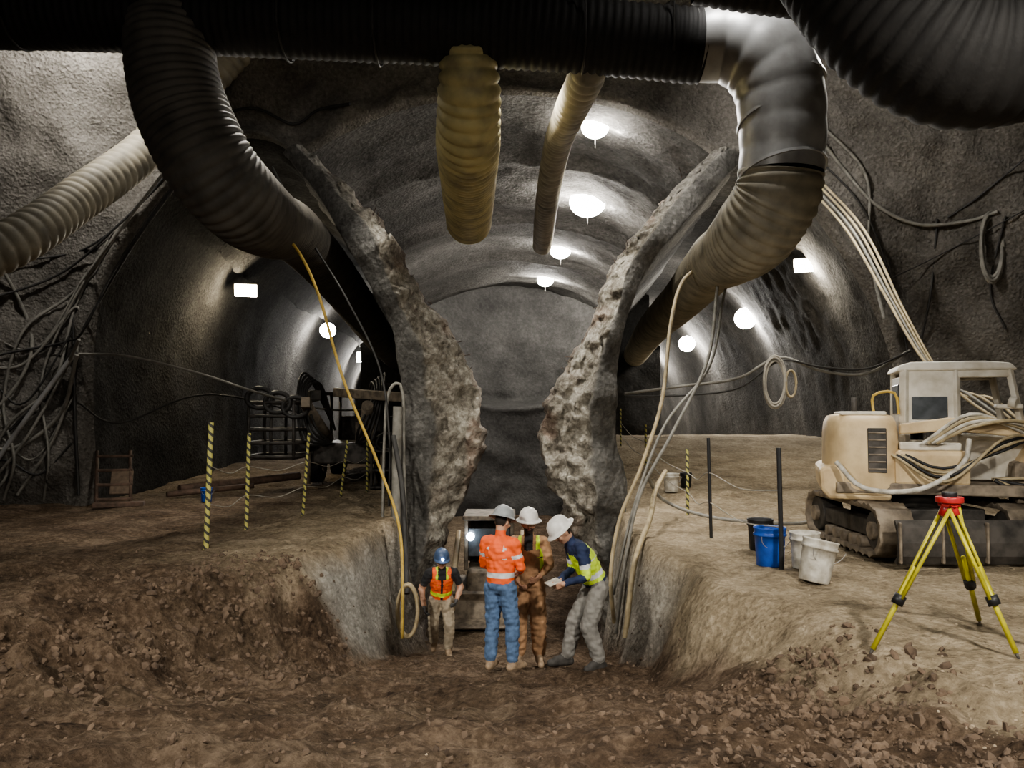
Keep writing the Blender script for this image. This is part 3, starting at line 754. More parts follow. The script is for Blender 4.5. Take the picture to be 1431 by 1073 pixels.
# ------------------------------------------------------------------ hoses and cables
for pl, r, m in [
    ([(-10.9, 6.3), (-10.2, 5.3), (-9.7, 3.9), (-9.5, 2.9), (-10.0, 1.9), (-10.7, 1.7)], 0.035, 'hose_grey'),
    ([(-6.6, 6.6), (-7.6, 5.2), (-8.8, 4.2), (-9.6, 3.4), (-9.9, 2.0), (-9.6, 0.9), (-9.9, 0.1)], 0.03, 'hose_grey'),
    ([(-6.3, 6.4), (-7.3, 5.0), (-8.4, 3.6), (-9.1, 2.4), (-9.9, 1.3), (-10.8, 1.1)], 0.026, 'hose_dark'),
    ([(-6.5, 6.9), (-7.7, 5.6), (-9.0, 4.6), (-10.2, 4.0), (-10.9, 3.8)], 0.026, 'hose_dark'),
    ([(-6.9, 6.6), (-8.2, 5.3), (-9.3, 4.9), (-10.9, 4.6)], 0.022, 'hose_dark'),
    ([(-6.5, 6.2), (-7.6, 4.6), (-8.2, 3.4), (-8.9, 3.2), (-10.0, 2.9), (-10.9, 2.4)], 0.022, 'hose_dark'),
    ([(-8.0, 5.2), (-8.9, 3.7), (-9.3, 2.4), (-9.0, 1.0), (-9.2, 0.1)], 0.026, 'hose_grey'),
    ([(-7.8, 5.4), (-8.7, 4.0), (-9.0, 2.4), (-9.7, 1.6), (-10.4, 0.4), (-10.9, 0.1)], 0.03, 'hose_grey'),
    ([(-8.3, 3.2), (-8.9, 2.5), (-9.4, 1.3), (-10.1, 0.4), (-10.3, 0.0)], 0.032, 'hose_grey'),
    ([(-8.6, 1.2), (-9.2, 0.6), (-9.9, 0.9), (-10.9, 0.5)], 0.022, 'hose_dark'),
    ([(-10.9, 3.0), (-9.7, 2.7), (-8.7, 3.9), (-8.6, 2.9), (-8.9, 1.4), (-9.6, 0.2)], 0.03, 'hose_grey'),
    ([(-8.8, 4.1), (-8.6, 2.0), (-8.45, 0.2)], 0.03, 'hose_dark'),
    ([(-10.9, 2.2), (-9.9, 1.1), (-8.9, 1.7), (-8.3, 2.9)], 0.04, 'hose_grey'),
    ([(-6.2, 7.6), (-5.2, 7.9), (-4.4, 7.6), (-3.9, 7.9), (-3.2, 7.9)], 0.03, 'hose_dark'),
    ([(-8.5, 4.6), (-9.4, 3.1), (-10.2, 3.4), (-10.9, 4.3)], 0.02, 'hose_grey'),
    ([(-8.7, 3.4), (-9.5, 2.0), (-10.1, 2.4), (-10.9, 3.3)], 0.02, 'hose_dark'),
    ([(-8.6, 2.2), (-9.3, 0.9), (-10.0, 1.4), (-10.9, 1.5)], 0.02, 'hose_grey'),
    ([(-10.8, 0.9), (-10.2, 1.9), (-9.8, 0.6), (-10.6, -0.1)], 0.03, 'hose_grey')]:
    hose('cable', [snap(x, z, 0.05 + random.random() * 0.08) for x, z in pl], r, m)
hose('pipe_conduit', [snap(-8.55, 3.0, .12), snap(-9.4, 1.7, .12), snap(-10.4, 0.1, .12)], 0.05, 'steel')
hose('cable', [snap(-8.5, 2.95, .15), (-7.5, 16.0, 2.9), (-6.3, 16.4, 2.6), (-5.3, 17.5, 2.2), (-4.6, 20, 1.9), (-4.2, 24, 1.9)], 0.024, 'hose_grey')
hose('cable', [snap(-8.3, 2.0, .1), (-7.8, 16.4, 1.6), (-6.6, 18, 2.2), (-5.2, 22, 1.7)], 0.02, 'hose_dark')
for pl, r, m in [
    ([(6.0, 7.4), (6.6, 6.7), (7.2, 5.9), (8.0, 5.5), (8.8, 5.5), (9.2, 5.6)], 0.035, 'hose_grey'),
    ([(6.0, 7.6), (7.0, 6.5), (7.05, 5.0), (7.15, 3.6)], 0.03, 'hose_grey'),
    ([(5.9, 7.1), (6.9, 5.9), (7.6, 4.4), (7.9, 3.0)], 0.02, 'hose_dark'),
    ([(8.35, 5.6), (8.3, 4.2), (8.2, 3.2)], 0.022, 'hose_dark'),
    ([(9.3, 5.5), (9.25, 4.2), (9.5, 3.4)], 0.02, 'hose_dark'),
    ([(7.4, 4.4), (8.4, 4.9), (9.6, 5.6), (10.6, 6.3)], 0.012, 'hose_dark'),
    ([(10.6, 8.0), (9.9, 7.0), (9.0, 6.0), (8.5, 5.6)], 0.02, 'hose_dark')]:
    hose('cable', [snap(x, z, 0.06) for x, z in pl], r, m)
cx = snap(9.15, 4.95, 0.15)
hose('hose_coil', coil(cx, 0.2, 0.62, 6, .1), 0.03, 'hose_grey')
hose('hose', [(3.5, 14.4, 4.4), (3.2, 13.7, 4.25), (2.75, 13.2, 3.9), (2.5, 12.9, 3.2), (2.3, 12.6, 2.0), (1.95, 12.4, 1.0), (1.6, 12.3, 0.2), (1.45, 12.2, -0.6), (1.5, 12.2, -1.3)], 0.03, 'hose_tan')
hose('hose', [(3.45, 13.5, 4.3), (3.25, 13.0, 3.7), (3.0, 12.6, 2.6), (2.4, 12.3, 1.5), (1.9, 12.2, 0.6), (1.65, 12.1, -0.4), (1.5, 12.0, -1.4)], 0.026, 'hose_grey')
hose('hose', [(3.65, 13.6, 4.3), (3.4, 13.2, 3.6), (3.05, 12.7, 2.5), (2.3, 12.4, 1.6), (1.8, 12.2, 0.4), (1.5, 12.3, -0.9)], 0.022, 'hose_grey')
hose('hose', [(2.6, 14.0, 0.8), (2.25, 13.0, 0.55), (2.0, 12.0, 0.25), (1.72, 11.6, -0.3), (1.55, 11.4, -1.3)], 0.04, 'hose_tan')
hose('hose', [(2.0, 12.4, 0.9), (2.5, 13.6, 0.35), (3.2, 13.2, 0.12), (4.2, 12.6, 0.1), (4.6, 12.6, 0.15)], 0.028, 'hose_grey')
for k in range(4):
    hose('hose', [(5.55 + k * .06, 15.2, 6.0 + k * .05), (5.75 + k * .1, 14.0, 4.9), (6.0 + k * .12, 13.2, 3.7 - k * 0.12), (6.2 + k * .14, 12.4, 2.6 - k * .15), (6.5 + k * .12, 11.8, 2.0), (6.7 + k * .1, 11.4, 1.7)], 0.022, ('hose_tan', 'hose_grey', 'hose_tan', 'hose_tan')[k])
cab = [(2.1, 15.4, 2.15), (3.2, 15.6, 2.3), (4.3, 15.7, 2.45), (5.1, 15.7, 2.85), (5.9, 15.7, 2.6), (6.8, 15.8, 2.55), (7.7, 15.9, 3.0)]
hose('cable', cab, 0.028, 'hose_grey')
hose('cable', [(p[0], p[1] - 0.05, p[2] - 0.05 - 0.15 * math.sin(i)) for i, p in enumerate(cab)], 0.02, 'hose_dark')
hose('hose_coil', coil((5.0, 15.6, 2.38), 0.2, 0.45, 5, .12), 0.022, 'rope')
hose('hose_coil', coil((5.3, 15.6, 2.35), 0.1, 0.25, 4), 0.018, 'hose_tan')
hose('hose', [(-3.85, 12.5, 5.0), (-3.7, 12.6, 4.75), (-3.35, 12.9, 4.3), (-3.05, 13.0, 3.6), (-2.66, 13.0, 2.3), (-2.1, 13.0, 0.96), (-1.75, 12.8, 0.05), (-1.62, 12.3, -0.8), (-1.6, 12.1, -1.5)], 0.024, 'hose_yel')
hose('hose_coil', coil((-1.55, 12.3, -1.15), 0.15, 0.38, 6), 0.022, 'hose_tan')
hose('cable', [(-4.3, 14.6, 6.2), (-3.5, 14.2, 4.8), (-2.9, 14.3, 3.8), (-2.3, 14.2, 2.6), (-2.1, 14.1, 1.4), (-2.1, 14.1, 0.2)], 0.02, 'hose_dark')
vp = empty('vertical_pipe', (0, 0, 0))
hose('pipe_hook', [(-2.22, 14.2, 0.0), (-2.2, 14.2, 1.2), (-2.15, 14.2, 2.05), (-2.0, 14.2, 2.3), (-1.88, 14.2, 2.1), (-1.86, 14.2, 1.0), (-1.8, 14.1, -0.3), (-1.7, 13.9, -1.6)], 0.028, 'hose_grey', vp)
hose('riser', [(-1.98, 14.15, -0.5), (-1.98, 14.15, 0.9), (-1.96, 14.15, 1.9)], 0.085, 'hose_grey', vp)
hose('hose', [(-2.0, 13.9, 1.4), (-1.8, 13.5, 0.6), (-1.7, 13.2, -0.3), (-1.62, 12.8, -1.0)], 0.045, 'hose_dark')
for s, par in ((-1, pl_), (1, pr_)):
    bm = bmesh.new()
    for _ in range(13):
        z = random.uniform(0.3, 6.6)
        T = LI if s < 0 else RI
        x = interp([(b, a) for a, b in T], z)
        add_cyl(bm, (x, 15.1, z), (x - s * random.uniform(.03, .14), 14.95 - random.random() * .15, z + random.uniform(-.08, .12)), 0.007, 0.007, 6)
    bm_obj('rebar_stubs', bm, M['rust'], par)

# ------------------------------------------------------------------ marker posts and string
def post(x, y, h, mat, r=0.03, lean=0.0):
    z = gz(x, y) - 0.1
    e = bmesh.new(); add_cyl(e, (0, 0, 0), (lean, 0, h + 0.1), r, r, 10)
    o = bm_obj('marker_post', e, M[mat], None, False); o.location = (x, y, z)
    return Vector((x + lean * .7, y, z + h * 0.72)), Vector((x + lean * .4, y, z + h * 0.42))
lp = [post(-4.03, 10.9, 1.68, 'stripe', 0.035, 0.05), post(-4.08, 12.7, 1.47, 'stripe', 0.03, 0.03), post(-3.6, 14.2, 1.42, 'stripe', 0.026, 0.1), post(-3.7, 17.8, 1.2, 'stripe', 0.026, 0.15), post(-3.3, 18.8, 1.25, 'stripe', 0.026, 0)]
rp = [post(3.06, 9.4, 1.38, 'blk_pl', 0.028, -0.02), post(2.84, 11.8, 1.42, 'blk_pl', 0.024, -0.03), post(3.06, 14.4, 1.15, 'stripe', 0.024, 0.0), post(3.0, 18.5, 1.1, 'stripe', 0.024, 0.0), post(2.9, 22, 1.0, 'stripe', 0.024, 0.0)]
for L_ in (lp, rp):
    for h in (0, 1):
        pts = []
        for a, b in zip(L_, L_[1:]):
            a, b = a[h], b[h]
            pts += [a, (a + b) / 2 - Vector((0, 0, 0.10))]
        pts.append(L_[-1][h])
        hose('guard_string', [tuple(p) for p in pts], 0.007, 'rope')

# ------------------------------------------------------------------ buckets
def bucket(x, y, mat, tilt=(0, 0), s=1.0):
    e = empty('bucket', (x, y, gz(x, y) + 0.01))
    e.rotation_euler = (tilt[0], tilt[1], random.random())
    prof = [(0.0, 0.0), (0.125, 0.0), (0.130, 0.01), (0.140, 0.2), (0.145, 0.29), (0.158, 0.292), (0.158, 0.31), (0.147, 0.312), (0.151, 0.33), (0.151, 0.352), (0.158, 0.36), (0.157, 0.372), (0.146, 0.37), (0.140, 0.29), (0.122, 0.03), (0.0, 0.03)]
    rows = [[(r * s * math.cos(a), r * s * math.sin(a), z_ * s) for a in [2 * math.pi * j / 32 for j in range(32)]] for r, z_ in prof]
    grid('shell', rows, M[mat], closed=True, parent=e)
    hose('bail', [(0.16 * s * math.cos(a), 0.165 * s * math.sin(a) * 0.3 - 0.15 * s, (0.30 + 0.13 * math.sin(a) * -1) * s) for a in [math.pi * k / 8 for k in range(9)]], 0.004, 'steel', e)
    return e
bucket(3.15, 10.5, 'blk_pl', s=1.05)
bucket(3.02, 9.70, 'blue', s=1.2)
bucket(3.36, 9.50, 'bk_white', s=1.1)
bucket(3.18, 8.75, 'bk_white', (0.0, 0.22), 1.2)
bucket(3.2, 16.6, 'bk_white', s=1.0)
bucket(3.6, 17.1, 'blk_pl', s=0.8)
bucket(-6.1, 16.5, 'blue', s=0.75)

# ------------------------------------------------------------------ surveyor tripod
tp = empty('survey_tripod', (0, 0, 0))
hd = Vector((3.36, 6.35, 1.08))
for (fx, fy) in ((2.72, 6.35), (3.66, 6.0), (4.0, 7.1)):
    ft = Vector((fx, fy, gz(fx, fy) - 0.02))
    d = (ft - hd); side = d.cross(Vector((0, 0, 1))).normalized()
    top = hd + d * 0.04
    for k in (-1, 1):
        cyl(tp, 'leg_rail', top + side * 0.055 * k, hd + d * 0.62 + side * 0.032 * k, 0.016, 'trip', seg=8)
    cyl(tp, 'leg_lower', hd + d * 0.42, hd + d * 0.95, 0.02, 'trip', seg=10)
    cyl(tp, 'leg_point', hd + d * 0.94, ft, 0.016, 'metal_dk', 0.005, seg=10)
    cyl(tp, 'leg_clamp', hd + d * 0.60, hd + d * 0.66, 0.045, 'blk_pl', seg=10)
    cyl(tp, 'leg_hinge', hd + side * 0.075, hd - side * 0.075, 0.032, 'red', seg=12)
    cyl(tp, 'hinge_cheek', hd, hd + d * 0.09, 0.05, 'red', 0.035, seg=10)
cyl(tp, 'head_plate', hd, hd + Vector((0, 0, 0.045)), 0.10, 'red', seg=24, bevel=.006)
cyl(tp, 'centre_screw', hd + Vector((0, 0, -0.12)), hd + Vector((0, 0, 0.02)), 0.015, 'metal_dk')
cyl(tp, 'tribrach', hd + Vector((0, 0, 0.045)), hd + Vector((0, 0, 0.08)), 0.055, 'blk_pl', seg=18, bevel=.006)

# ------------------------------------------------------------------ tracked excavator
ex = empty('excavator', (5.30, 10.9, 0.06))
def track(parent, x, y0, y1, w, h):
    r = h / 2
    prof = []
    for k in range(13): a = math.pi / 2 + math.pi * k / 12; prof.append((y0 + r + r * math.cos(a), r + r * math.sin(a)))
    for k in range(13): a = -math.pi / 2 + math.pi * k / 12; prof.append((y1 - r + r * math.cos(a), r + r * math.sin(a)))
    loop = resample([(0, a, b) for a, b in prof + prof[:1]], 90)[:-1]
    rows = []
    for rad, xx in ((1, -w / 2), (1, w / 2), (0.84, w / 2), (0.84, -w / 2), (1, -w / 2)):
        row = []
        for i, p in enumerate(loop):
            q = Vector((0, min(max(p.y, y0 + r), y1 - r), r)); v = p - q
            g = 1 + (0.09 if (i % 3 == 0 and rad == 1) else 0)
            p2 = q + v * (rad * g)
            row.append((x + xx, p2.y, p2.z))
        rows.append(row)
    grid('track_belt', rows, M['metal_dust'], closed=True, parent=parent)
    for yy, rr_ in ((y0 + r, r * 0.8), (y1 - r, r * 0.8)):
        cyl(parent, 'sprocket', (x - w * .35, yy, r), (x + w * .35, yy, r), rr_, 'metal_dk', seg=24, bevel=.02)
        cyl(parent, 'sprocket_hub', (x - w * .48, yy, r), (x + w * .48, yy, r), rr_ * .45, 'metal_dust', seg=18, bevel=.01)
    k = y0 + r + 0.38
    while k < y1 - r - 0.25:
        cyl(parent, 'track_roller', (x - w * .42, k, 0.11), (x + w * .42, k, 0.11), 0.075, 'metal_dust', seg=16)
        k += 0.26
    box(parent, 'track_frame', (x, (y0 + y1) / 2, r), (w * .55, (y1 - y0) * .72, h * .34), 'metal_dk')
track(ex, -0.78, -1.2, 1.25, 0.42, 0.60)
track(ex, 0.78, -1.2, 1.25, 0.42, 0.60)
box(ex, 'car_body', (0, 0, 0.38), (1.2, 1.2, 0.28), 'metal_dk')
cyl(ex, 'slew_ring', (0, 0, 0.5), (0, 0, 0.72), 0.45, 'metal_dk', seg=32)
bl = [(-1.52, 0.0), (-1.58, 0.1), (-1.585, 0.25), (-1.56, 0.42), (-1.50, 0.50), (-1.46, 0.48), (-1.52, 0.38), (-1.54, 0.25), (-1.53, 0.1), (-1.46, 0.02)]
prism(ex, 'dozer_blade', bl, -0.95, 1.05, 'metal_dk', 0.006)
for x in (-0.93, -0.45, 0.05, 0.55, 1.0): box(ex, 'blade_rib', (x, -1.58, 0.25), (0.03, 0.06, 0.46), 'metal_dust')
for x in (-0.35, 0.45): box(ex, 'blade_arm', (x, -1.0, 0.26), (0.12, 1.0, 0.14), 'metal_dk', (0.05, 0, 0))
up = empty('upper_structure', (0, 0, 0), math.radians(72), ex)
box(up, 'deck', (0, -0.05, 0.78), (1.6, 2.1, 0.14), 'metal_dust')
hood = []
for z, k in ((0.70, 0.96), (0.80, 1.0), (1.2, 1.0), (1.45, 0.99), (1.60, 0.95), (1.68, 0.86), (1.70, 0.70)):
    ring = []
    for j in range(48):
        a = 2 * math.pi * j / 48
        cx_, cy_ = math.cos(a), math.sin(a)
        e = 0.38
        xx = 0.82 * k * math.copysign(abs(cx_) ** e, cx_); yy = 0.45 * k * math.copysign(abs(cy_) ** e, cy_)
        if yy > 0: yy -= 0.16 * (abs(xx) / 0.82) ** 2.5
        ring.append((xx, 0.68 + yy, z))
    hood.append(ring)
hood.append([(0, 0.68, 1.70)] * 48)
grid('engine_hood', hood, M['cream'], closed=True, parent=up)
prism(up, 'counterweight', [(0.35, 0.62), (1.08, 0.62), (1.18, 0.74), (1.2, 1.0), (1.12, 1.05), (0.35, 1.05)], -0.76, 0.76, 'cream', 0.06)
box(up, 'hood_grille', (-0.812, 0.52, 1.25), (0.03, 0.22, 0.56), 'metal_dk')
for k in range(6): box(up, 'grille_slat', (-0.83, 0.52, 1.02 + k * .09), (0.02, 0.20, 0.02), 'metal_dust')
box(up, 'hood_lid', (0.0, 0.66, 1.715), (1.3, 0.55, 0.05), 'white', bevel=.02)
box(up, 'side_tank', (-0.55, -0.1, 1.03), (0.5, 0.85, 0.45), 'cream', bevel=.06)
box(up, 'tool_box', (-0.52, -0.1, 1.30), (0.42, 0.7, 0.10), 'white', bevel=.03)
cyl(up, 'exhaust', (-0.45, 0.75, 1.68), (-0.45, 0.75, 1.92), 0.035, 'metal_dk')
cab_x0, cab_x1, cab_y0, cab_y1 = -0.22, 0.72, -1.28, 0.14
def cpost(a, b, w=0.07):
    bm = bmesh.new(); add_cyl(bm, a, b, w * .62, w * .62, 4); return bm_obj('cab_post', bm, M['white'], up, False, .01)
for x in (cab_x0, cab_x1):
    o = -0.02 if x < 0 else .02
    cpost((x, cab_y0, 0.85), (x, cab_y0 + 0.06, 1.5)); cpost((x, cab_y0 + 0.06, 1.5), (x, cab_y0 + 0.2, 2.30), .08)
    cpost((x, cab_y1, 0.85), (x, cab_y1 - 0.03, 2.30), .11); cpost((x, -0.48, 0.85), (x, -0.48, 2.30), .09)
    box(up, 'cab_door_panel', (x, -0.57, 1.12), (0.04, 1.38, 0.50), 'white')
    box(up, 'cab_side_panel', (x, -0.16, 1.88), (0.045, 0.62, 0.80), 'white')
    box(up, 'cab_side_window', (x + o, -0.17, 1.78), (0.03, 0.42, 0.30), 'glass')
    box(up, 'window_frame', (x + o * .9, -0.17, 1.61), (0.045, 0.46, 0.03), 'white', bevel=.005)
    box(up, 'cab_sill', (x, -0.85, 1.40), (0.06, 0.75, 0.07), 'white')
    box(up, 'cab_header', (x, -0.80, 2.22), (0.06, 0.66, 0.10), 'white')
box(up, 'cab_rear_panel', (0.25, cab_y1, 1.5), (0.92, 0.04, 1.4), 'white')
box(up, 'cab_rear_window', (0.25, cab_y1 + 0.02, 1.9), (0.6, 0.03, 0.4), 'glass')
box(up, 'cab_floor', (0.25, -0.57, 0.9), (0.9, 1.38, 0.1), 'metal_dust')
box(up, 'cab_front_sill', (0.25, cab_y0 + .02, 1.2), (0.92, 0.05, 0.08), 'white')
box(up, 'cab_front_bar', (0.25, cab_y0 + .19, 2.25), (0.92, 0.06, 0.08), 'white')
prism(up, 'cab_roof', [(-1.18, 2.26), (-1.10, 2.35), (-0.8, 2.38), (0.04, 2.38), (0.18, 2.34), (0.22, 2.26)], -0.28, 0.78, 'white', 0.03)
box(up, 'seat', (0.25, -0.3, 1.2), (0.45, 0.4, 0.14), 'blk_pl', bevel=.05); box(up, 'seat_back', (0.25, -0.08, 1.5), (0.42, 0.12, 0.55), 'blk_pl', bevel=.05)
cyl(up, 'work_light', (-0.36, -1.05, 1.86), (-0.40, -1.12, 1.84), 0.07, 'white')
box(up, 'light_bracket', (-0.3, -1.05, 1.80), (0.16, 0.3, 0.06), 'white')
box(up, 'swing_post', (-0.35, -1.22, 0.85), (0.32, 0.36, 0.55), 'metal_dust', bevel=.06)
boom = [(-1.08, 0.80), (-1.28, 0.78), (-1.50, 1.12), (-1.85, 1.32), (-2.6, 1.38), (-3.0, 1.30), (-3.02, 1.46), (-2.7, 1.62), (-1.8, 1.66), (-1.35, 1.52), (-1.1, 1.10)]
prism(up, 'boom', boom, -0.48, -0.22, 'cream', 0.02)
arm = [(0.25, 1.45), (-0.3, 1.50), (-0.9, 1.44), (-1.45, 1.38), (-1.45, 1.52), (-0.9, 1.62), (-0.3, 1.66), (0.25, 1.58)]
prism(up, 'boom_guard', arm, -0.78, -0.66, 'cream', 0.02)
stick = [(-3.05, 1.25), (-3.12, 1.50), (-2.95, 1.62), (-2.62, 1.1), (-2.35, 0.38), (-2.48, 0.34), (-2.85, 0.95)]
prism(up, 'stick', stick, -0.44, -0.26, 'cream', 0.02)
bk = [(-2.42, 0.42), (-2.30, 0.50), (-1.98, 0.40), (-1.80, 0.15), (-1.95, 0.02), (-2.02, 0.12), (-2.15, 0.22), (-2.32, 0.28)]
prism(up, 'digging_bucket', bk, -0.65, -0.05, 'metal_dust', 0.015)
for k in range(5): box(up, 'bucket_tooth', (-0.6 + k * .125, -1.84, 0.06), (0.05, 0.12, 0.03), 'metal_dk', (0.8, 0, 0))
cyl(up, 'boom_cylinder', (-0.35, -1.35, 0.85), (-0.35, -1.70, 1.15), 0.06, 'metal_dk'); cyl(up, 'boom_ram', (-0.35, -1.68, 1.12), (-0.35, -1.9, 1.33), 0.03, 'steel')
cyl(up, 'stick_cylinder', (-0.35, -1.6, 1.76), (-0.35, -2.5, 1.80), 0.06, 'cream'); cyl(up, 'stick_ram', (-0.35, -2.5, 1.80), (-0.35, -2.98, 1.58), 0.03, 'steel')
for k in range(4):
    o = k * 0.05
    hose('hydraulic_hose', [(-0.82, 0.0 - o, 1.35), (-0.88 - o, -0.5, 1.70 - o), (-0.84 - o * .6, -0.95, 1.55 + o * .5), (-0.62 - o * .3, -1.4, 1.36 + o), (-0.54, -1.9, 1.55 - o)], 0.022, 'hose_tan' if k % 2 else 'bk_white', up)
    hose('hydraulic_hose', [(-0.5 - o, -0.8, 0.9), (-0.6 - o, -1.3, 0.95 - o * 2), (-0.6 - o, -1.6, 1.1), (-0.52 - o, -1.85, 1.35)], 0.02, 'blk_pl' if k % 2 else 'hose_tan', up)
    hose('hydraulic_hose', [(-0.80, 0.2 + o, 1.2), (-0.92 - o, -0.2, 1.05 - o), (-0.90 - o, -0.8, 1.25 + o), (-0.75, -1.2, 1.40), (-0.55, -1.5, 1.2 - o)], 0.018, 'hose_tan' if k % 2 else 'blk_pl', up)
hose('hydraulic_hose', [(-0.85, 1.0, 1.1), (-1.05, 0.7, 0.8), (-1.1, 0.1, 0.80), (-0.95, -0.4, 1.1), (-0.85, -0.5, 1.4)], 0.032, 'bk_white', up)
hose('handrail', [(-0.3, 0.5, 1.7), (-0.3, 0.5, 1.95), (-0.3, 0.25, 1.98), (-0.3, 0.2, 1.7)], 0.018, 'hose_yel', up)
pe = empty('gas_hose_stand', (3.95, 6.1, gz(3.95, 6.1)))
cyl(pe, 'post', (0, 0, -0.05), (0, 0, 1.25), 0.03, 'metal_dk'); cyl(pe, 'base', (0, 0, 0), (0, 0, 0.04), 0.13, 'metal_dk')
hose('hanging_hose', [(0, -.04, 1.2), (-0.12, -.06, 0.95), (-0.05, -.05, 0.6), (0.05, -.05, 0.9), (0.1, 0, 1.3)], 0.03, 'hose_grey', pe)

# ------------------------------------------------------------------ drill rig in the left drift
dr = empty('drill_rig', (-4.0, 21.8, gz(-4.0, 21.8)))
box(dr, 'chassis', (0, 0, 0.75), (1.6, 4.0, 0.5), 'metal_dk', bevel=.05)
for x in (-0.85, 0.85):
    for y in (-1.3, 1.3):
        cyl(dr, 'wheel', (x - .17, y, 0.48), (x + .17, y, 0.48), 0.48, 'blk_pl', seg=28, bevel=.05); cyl(dr, 'wheel_hub', (x - .19, y, 0.48), (x + .19, y, 0.48), 0.2, 'metal_dust')
box(dr, 'engine_cover', (0, 1.2, 1.3), (1.4, 1.4, 0.7), 'metal_dk', bevel=.08)
for x in (-0.65, 0.65):
    for y in (-0.6, 0.5): cyl(dr, 'canopy_post', (x, y, 1.0), (x, y, 2.2), 0.04, 'metal_dk')
box(dr, 'canopy_roof', (0, -0.05, 2.22), (1.6, 1.5, 0.08), 'metal_dk')
box(dr, 'operator_console', (0.3, -0.9, 1.25), (0.5, 0.3, 0.5), 'metal_dust')
for sx in (-1, 1):
    cyl(dr, 'boom_arm', (sx * .45, -1.8, 1.1), (sx * 0.7, -3.0, 1.9), 0.13, 'metal_dust')
    box(dr, 'feed_rail', (sx * 0.75, -2.6, 2.0 + .14 * sx), (0.20, 3.0, 0.22), 'metal_dust', (0.06 * sx, 0, 0.5 + .3 * sx))
    box(dr, 'rock_drill', (sx * 0.85, -1.9, 2.22 + .1 * sx), (0.26, 0.8, 0.24), 'metal_dk', (0.06 * sx, 0, 0.5))
    cyl(dr, 'jack_leg', (sx * .9, -2.0, 0.9), (sx * .9, -2.0, 0.02), 0.07, 'metal_dust')
    for k in range(5): hose('drill_hose', [(sx * .4, -1.3, 1.3), (sx * (.6 + k * .08), -2.0, 2.4 + k * .06), (sx * (.8 + k * .05), -2.6, 2.2), (sx * (.5 + k * .07), -2.9, 1.4 - k * .08), (sx * .3, -2.2, 1.0)], 0.03, 'hose_dark', dr)
bx = -1.35
for z in (0.75, 1.05, 1.35, 1.65, 1.95):
    hose('basket_rail', [(bx - .5, -3.5, z), (bx + .5, -3.5, z), (bx + .5, -2.3, z), (bx - .5, -2.3, z), (bx - .5, -3.5, z)], 0.04, 'metal_dk', dr, step=3)
for x in (-.5, 0, .5):
    for y in (-3.5, -2.3): cyl(dr, 'basket_post', (bx + x, y, 0.7), (bx + x, y, 2.0), 0.035, 'metal_dk')
box(dr, 'basket_floor', (bx, -2.9, 0.7), (1.0, 1.2, 0.05), 'metal_dk')
cyl(dr, 'basket_arm', (bx + .3, -2.4, 0.9), (-0.3, -1.2, 0.9), 0.1, 'metal_dk')
for k in range(3): hose('hose_reel', coil((-1.6 + k * .4, -3.55, 2.05 - .1 * k), 0.28, 0.22, 4), 0.045, 'hose_dark', dr)
cr = empty('steel_crate', (-2.95, 19.7, gz(-2.95, 19.7)))
for z in (0.05, 0.45, 0.9): box(cr, 'crate_frame', (0, 0, z), (0.8, 0.6, 0.06), 'metal_dk')
for x in (-.36, .36):
    for y in (-.27, .27): box(cr, 'crate_leg', (x, y, 0.48), (0.06, 0.06, 0.95), 'metal_dk')
hose('stored_hose', coil((0, 0, 1.1), 0.28, 0.2, 4), 0.05, 'hose_dark', cr)

fr = empty('steel_frame', (-7.75, 16.2, gz(-7.75, 16.2)), 0.3)
for x in (-0.3, 0.3): cyl(fr, 'rail', (x, -0.35, 0.02), (x - .1, 0.25, 1.05), 0.035, 'rust', seg=8)
for k in range(4): box(fr, 'rung', (-.02 * k, -0.28 + k * .15, 0.14 + k * .27), (0.66, 0.06, 0.06), 'rust')
box(fr, 'plate', (0.1, -0.1, 0.45), (0.4, 0.04, 0.5), 'wood', (-0.5, 0, 0))
box(fr, 'foot', (0.1, -0.4, 0.05), (0.9, 0.25, 0.1), 'rust')
cyl(None, 'drain_pipe', (-7.0, 17.4, 0.20), (-5.0, 19.4, 0.33), 0.09, 'rust')
cyl(None, 'drain_pipe', (-7.1, 17.0, 0.12), (-5.7, 18.2, 0.2), 0.06, 'rust')
# ------------------------------------------------------------------ compact loader in the trench
lo = empty('compact_loader', (-0.5, 18.6, -2.62))
track(lo, -0.62, -0.9, 1.1, 0.32, 0.62); track(lo, 0.62, -0.9, 1.1, 0.32, 0.62)
box(lo, 'body', (0, 0.2, 0.75), (0.95, 1.9, 0.6), 'metal_dust', bevel=.08)
for x in (-.5, .5):
    for y in (-.55, .6): box(lo, 'cab_post', (x, y, 1.55), (0.08, 0.08, 1.1), 'metal_dust')
    box(lo, 'lift_arm', (x * 1.5, 0, 1.25), (0.12, 2.0, 0.2), 'cream', (0.35, 0, 0), .04)
    box(lo, 'lift_arm_front', (x * 1.5, -1.15, 0.65), (0.12, 0.2, 0.8), 'cream', (-0.25, 0, 0), .04)
cyl(lo, 'headlight', (-.40, -0.66, 1.75), (-.40, -0.74, 1.75), 0.09, 'lampb')
box(lo, 'cab_roof', (0, 0.05, 2.13), (1.15, 1.4, 0.1), 'metal_dust', bevel=.03)
box(lo, 'cab_back', (0, 0.62, 1.5), (0.95, 0.05, 1.1), 'metal_dk')
box(lo, 'cab_window', (0, -0.55, 1.6), (0.9, 0.02, 0.6), 'glass')
prism(lo, 'bucket', [(-1.2, 0.05), (-1.75, 0.03), (-1.78, 0.07), (-1.3, 0.15), (-1.22, 0.5), (-1.35, 0.66), (-1.25, 0.7), (-1.12, 0.5)], -0.8, 0.8, 'metal_dust')

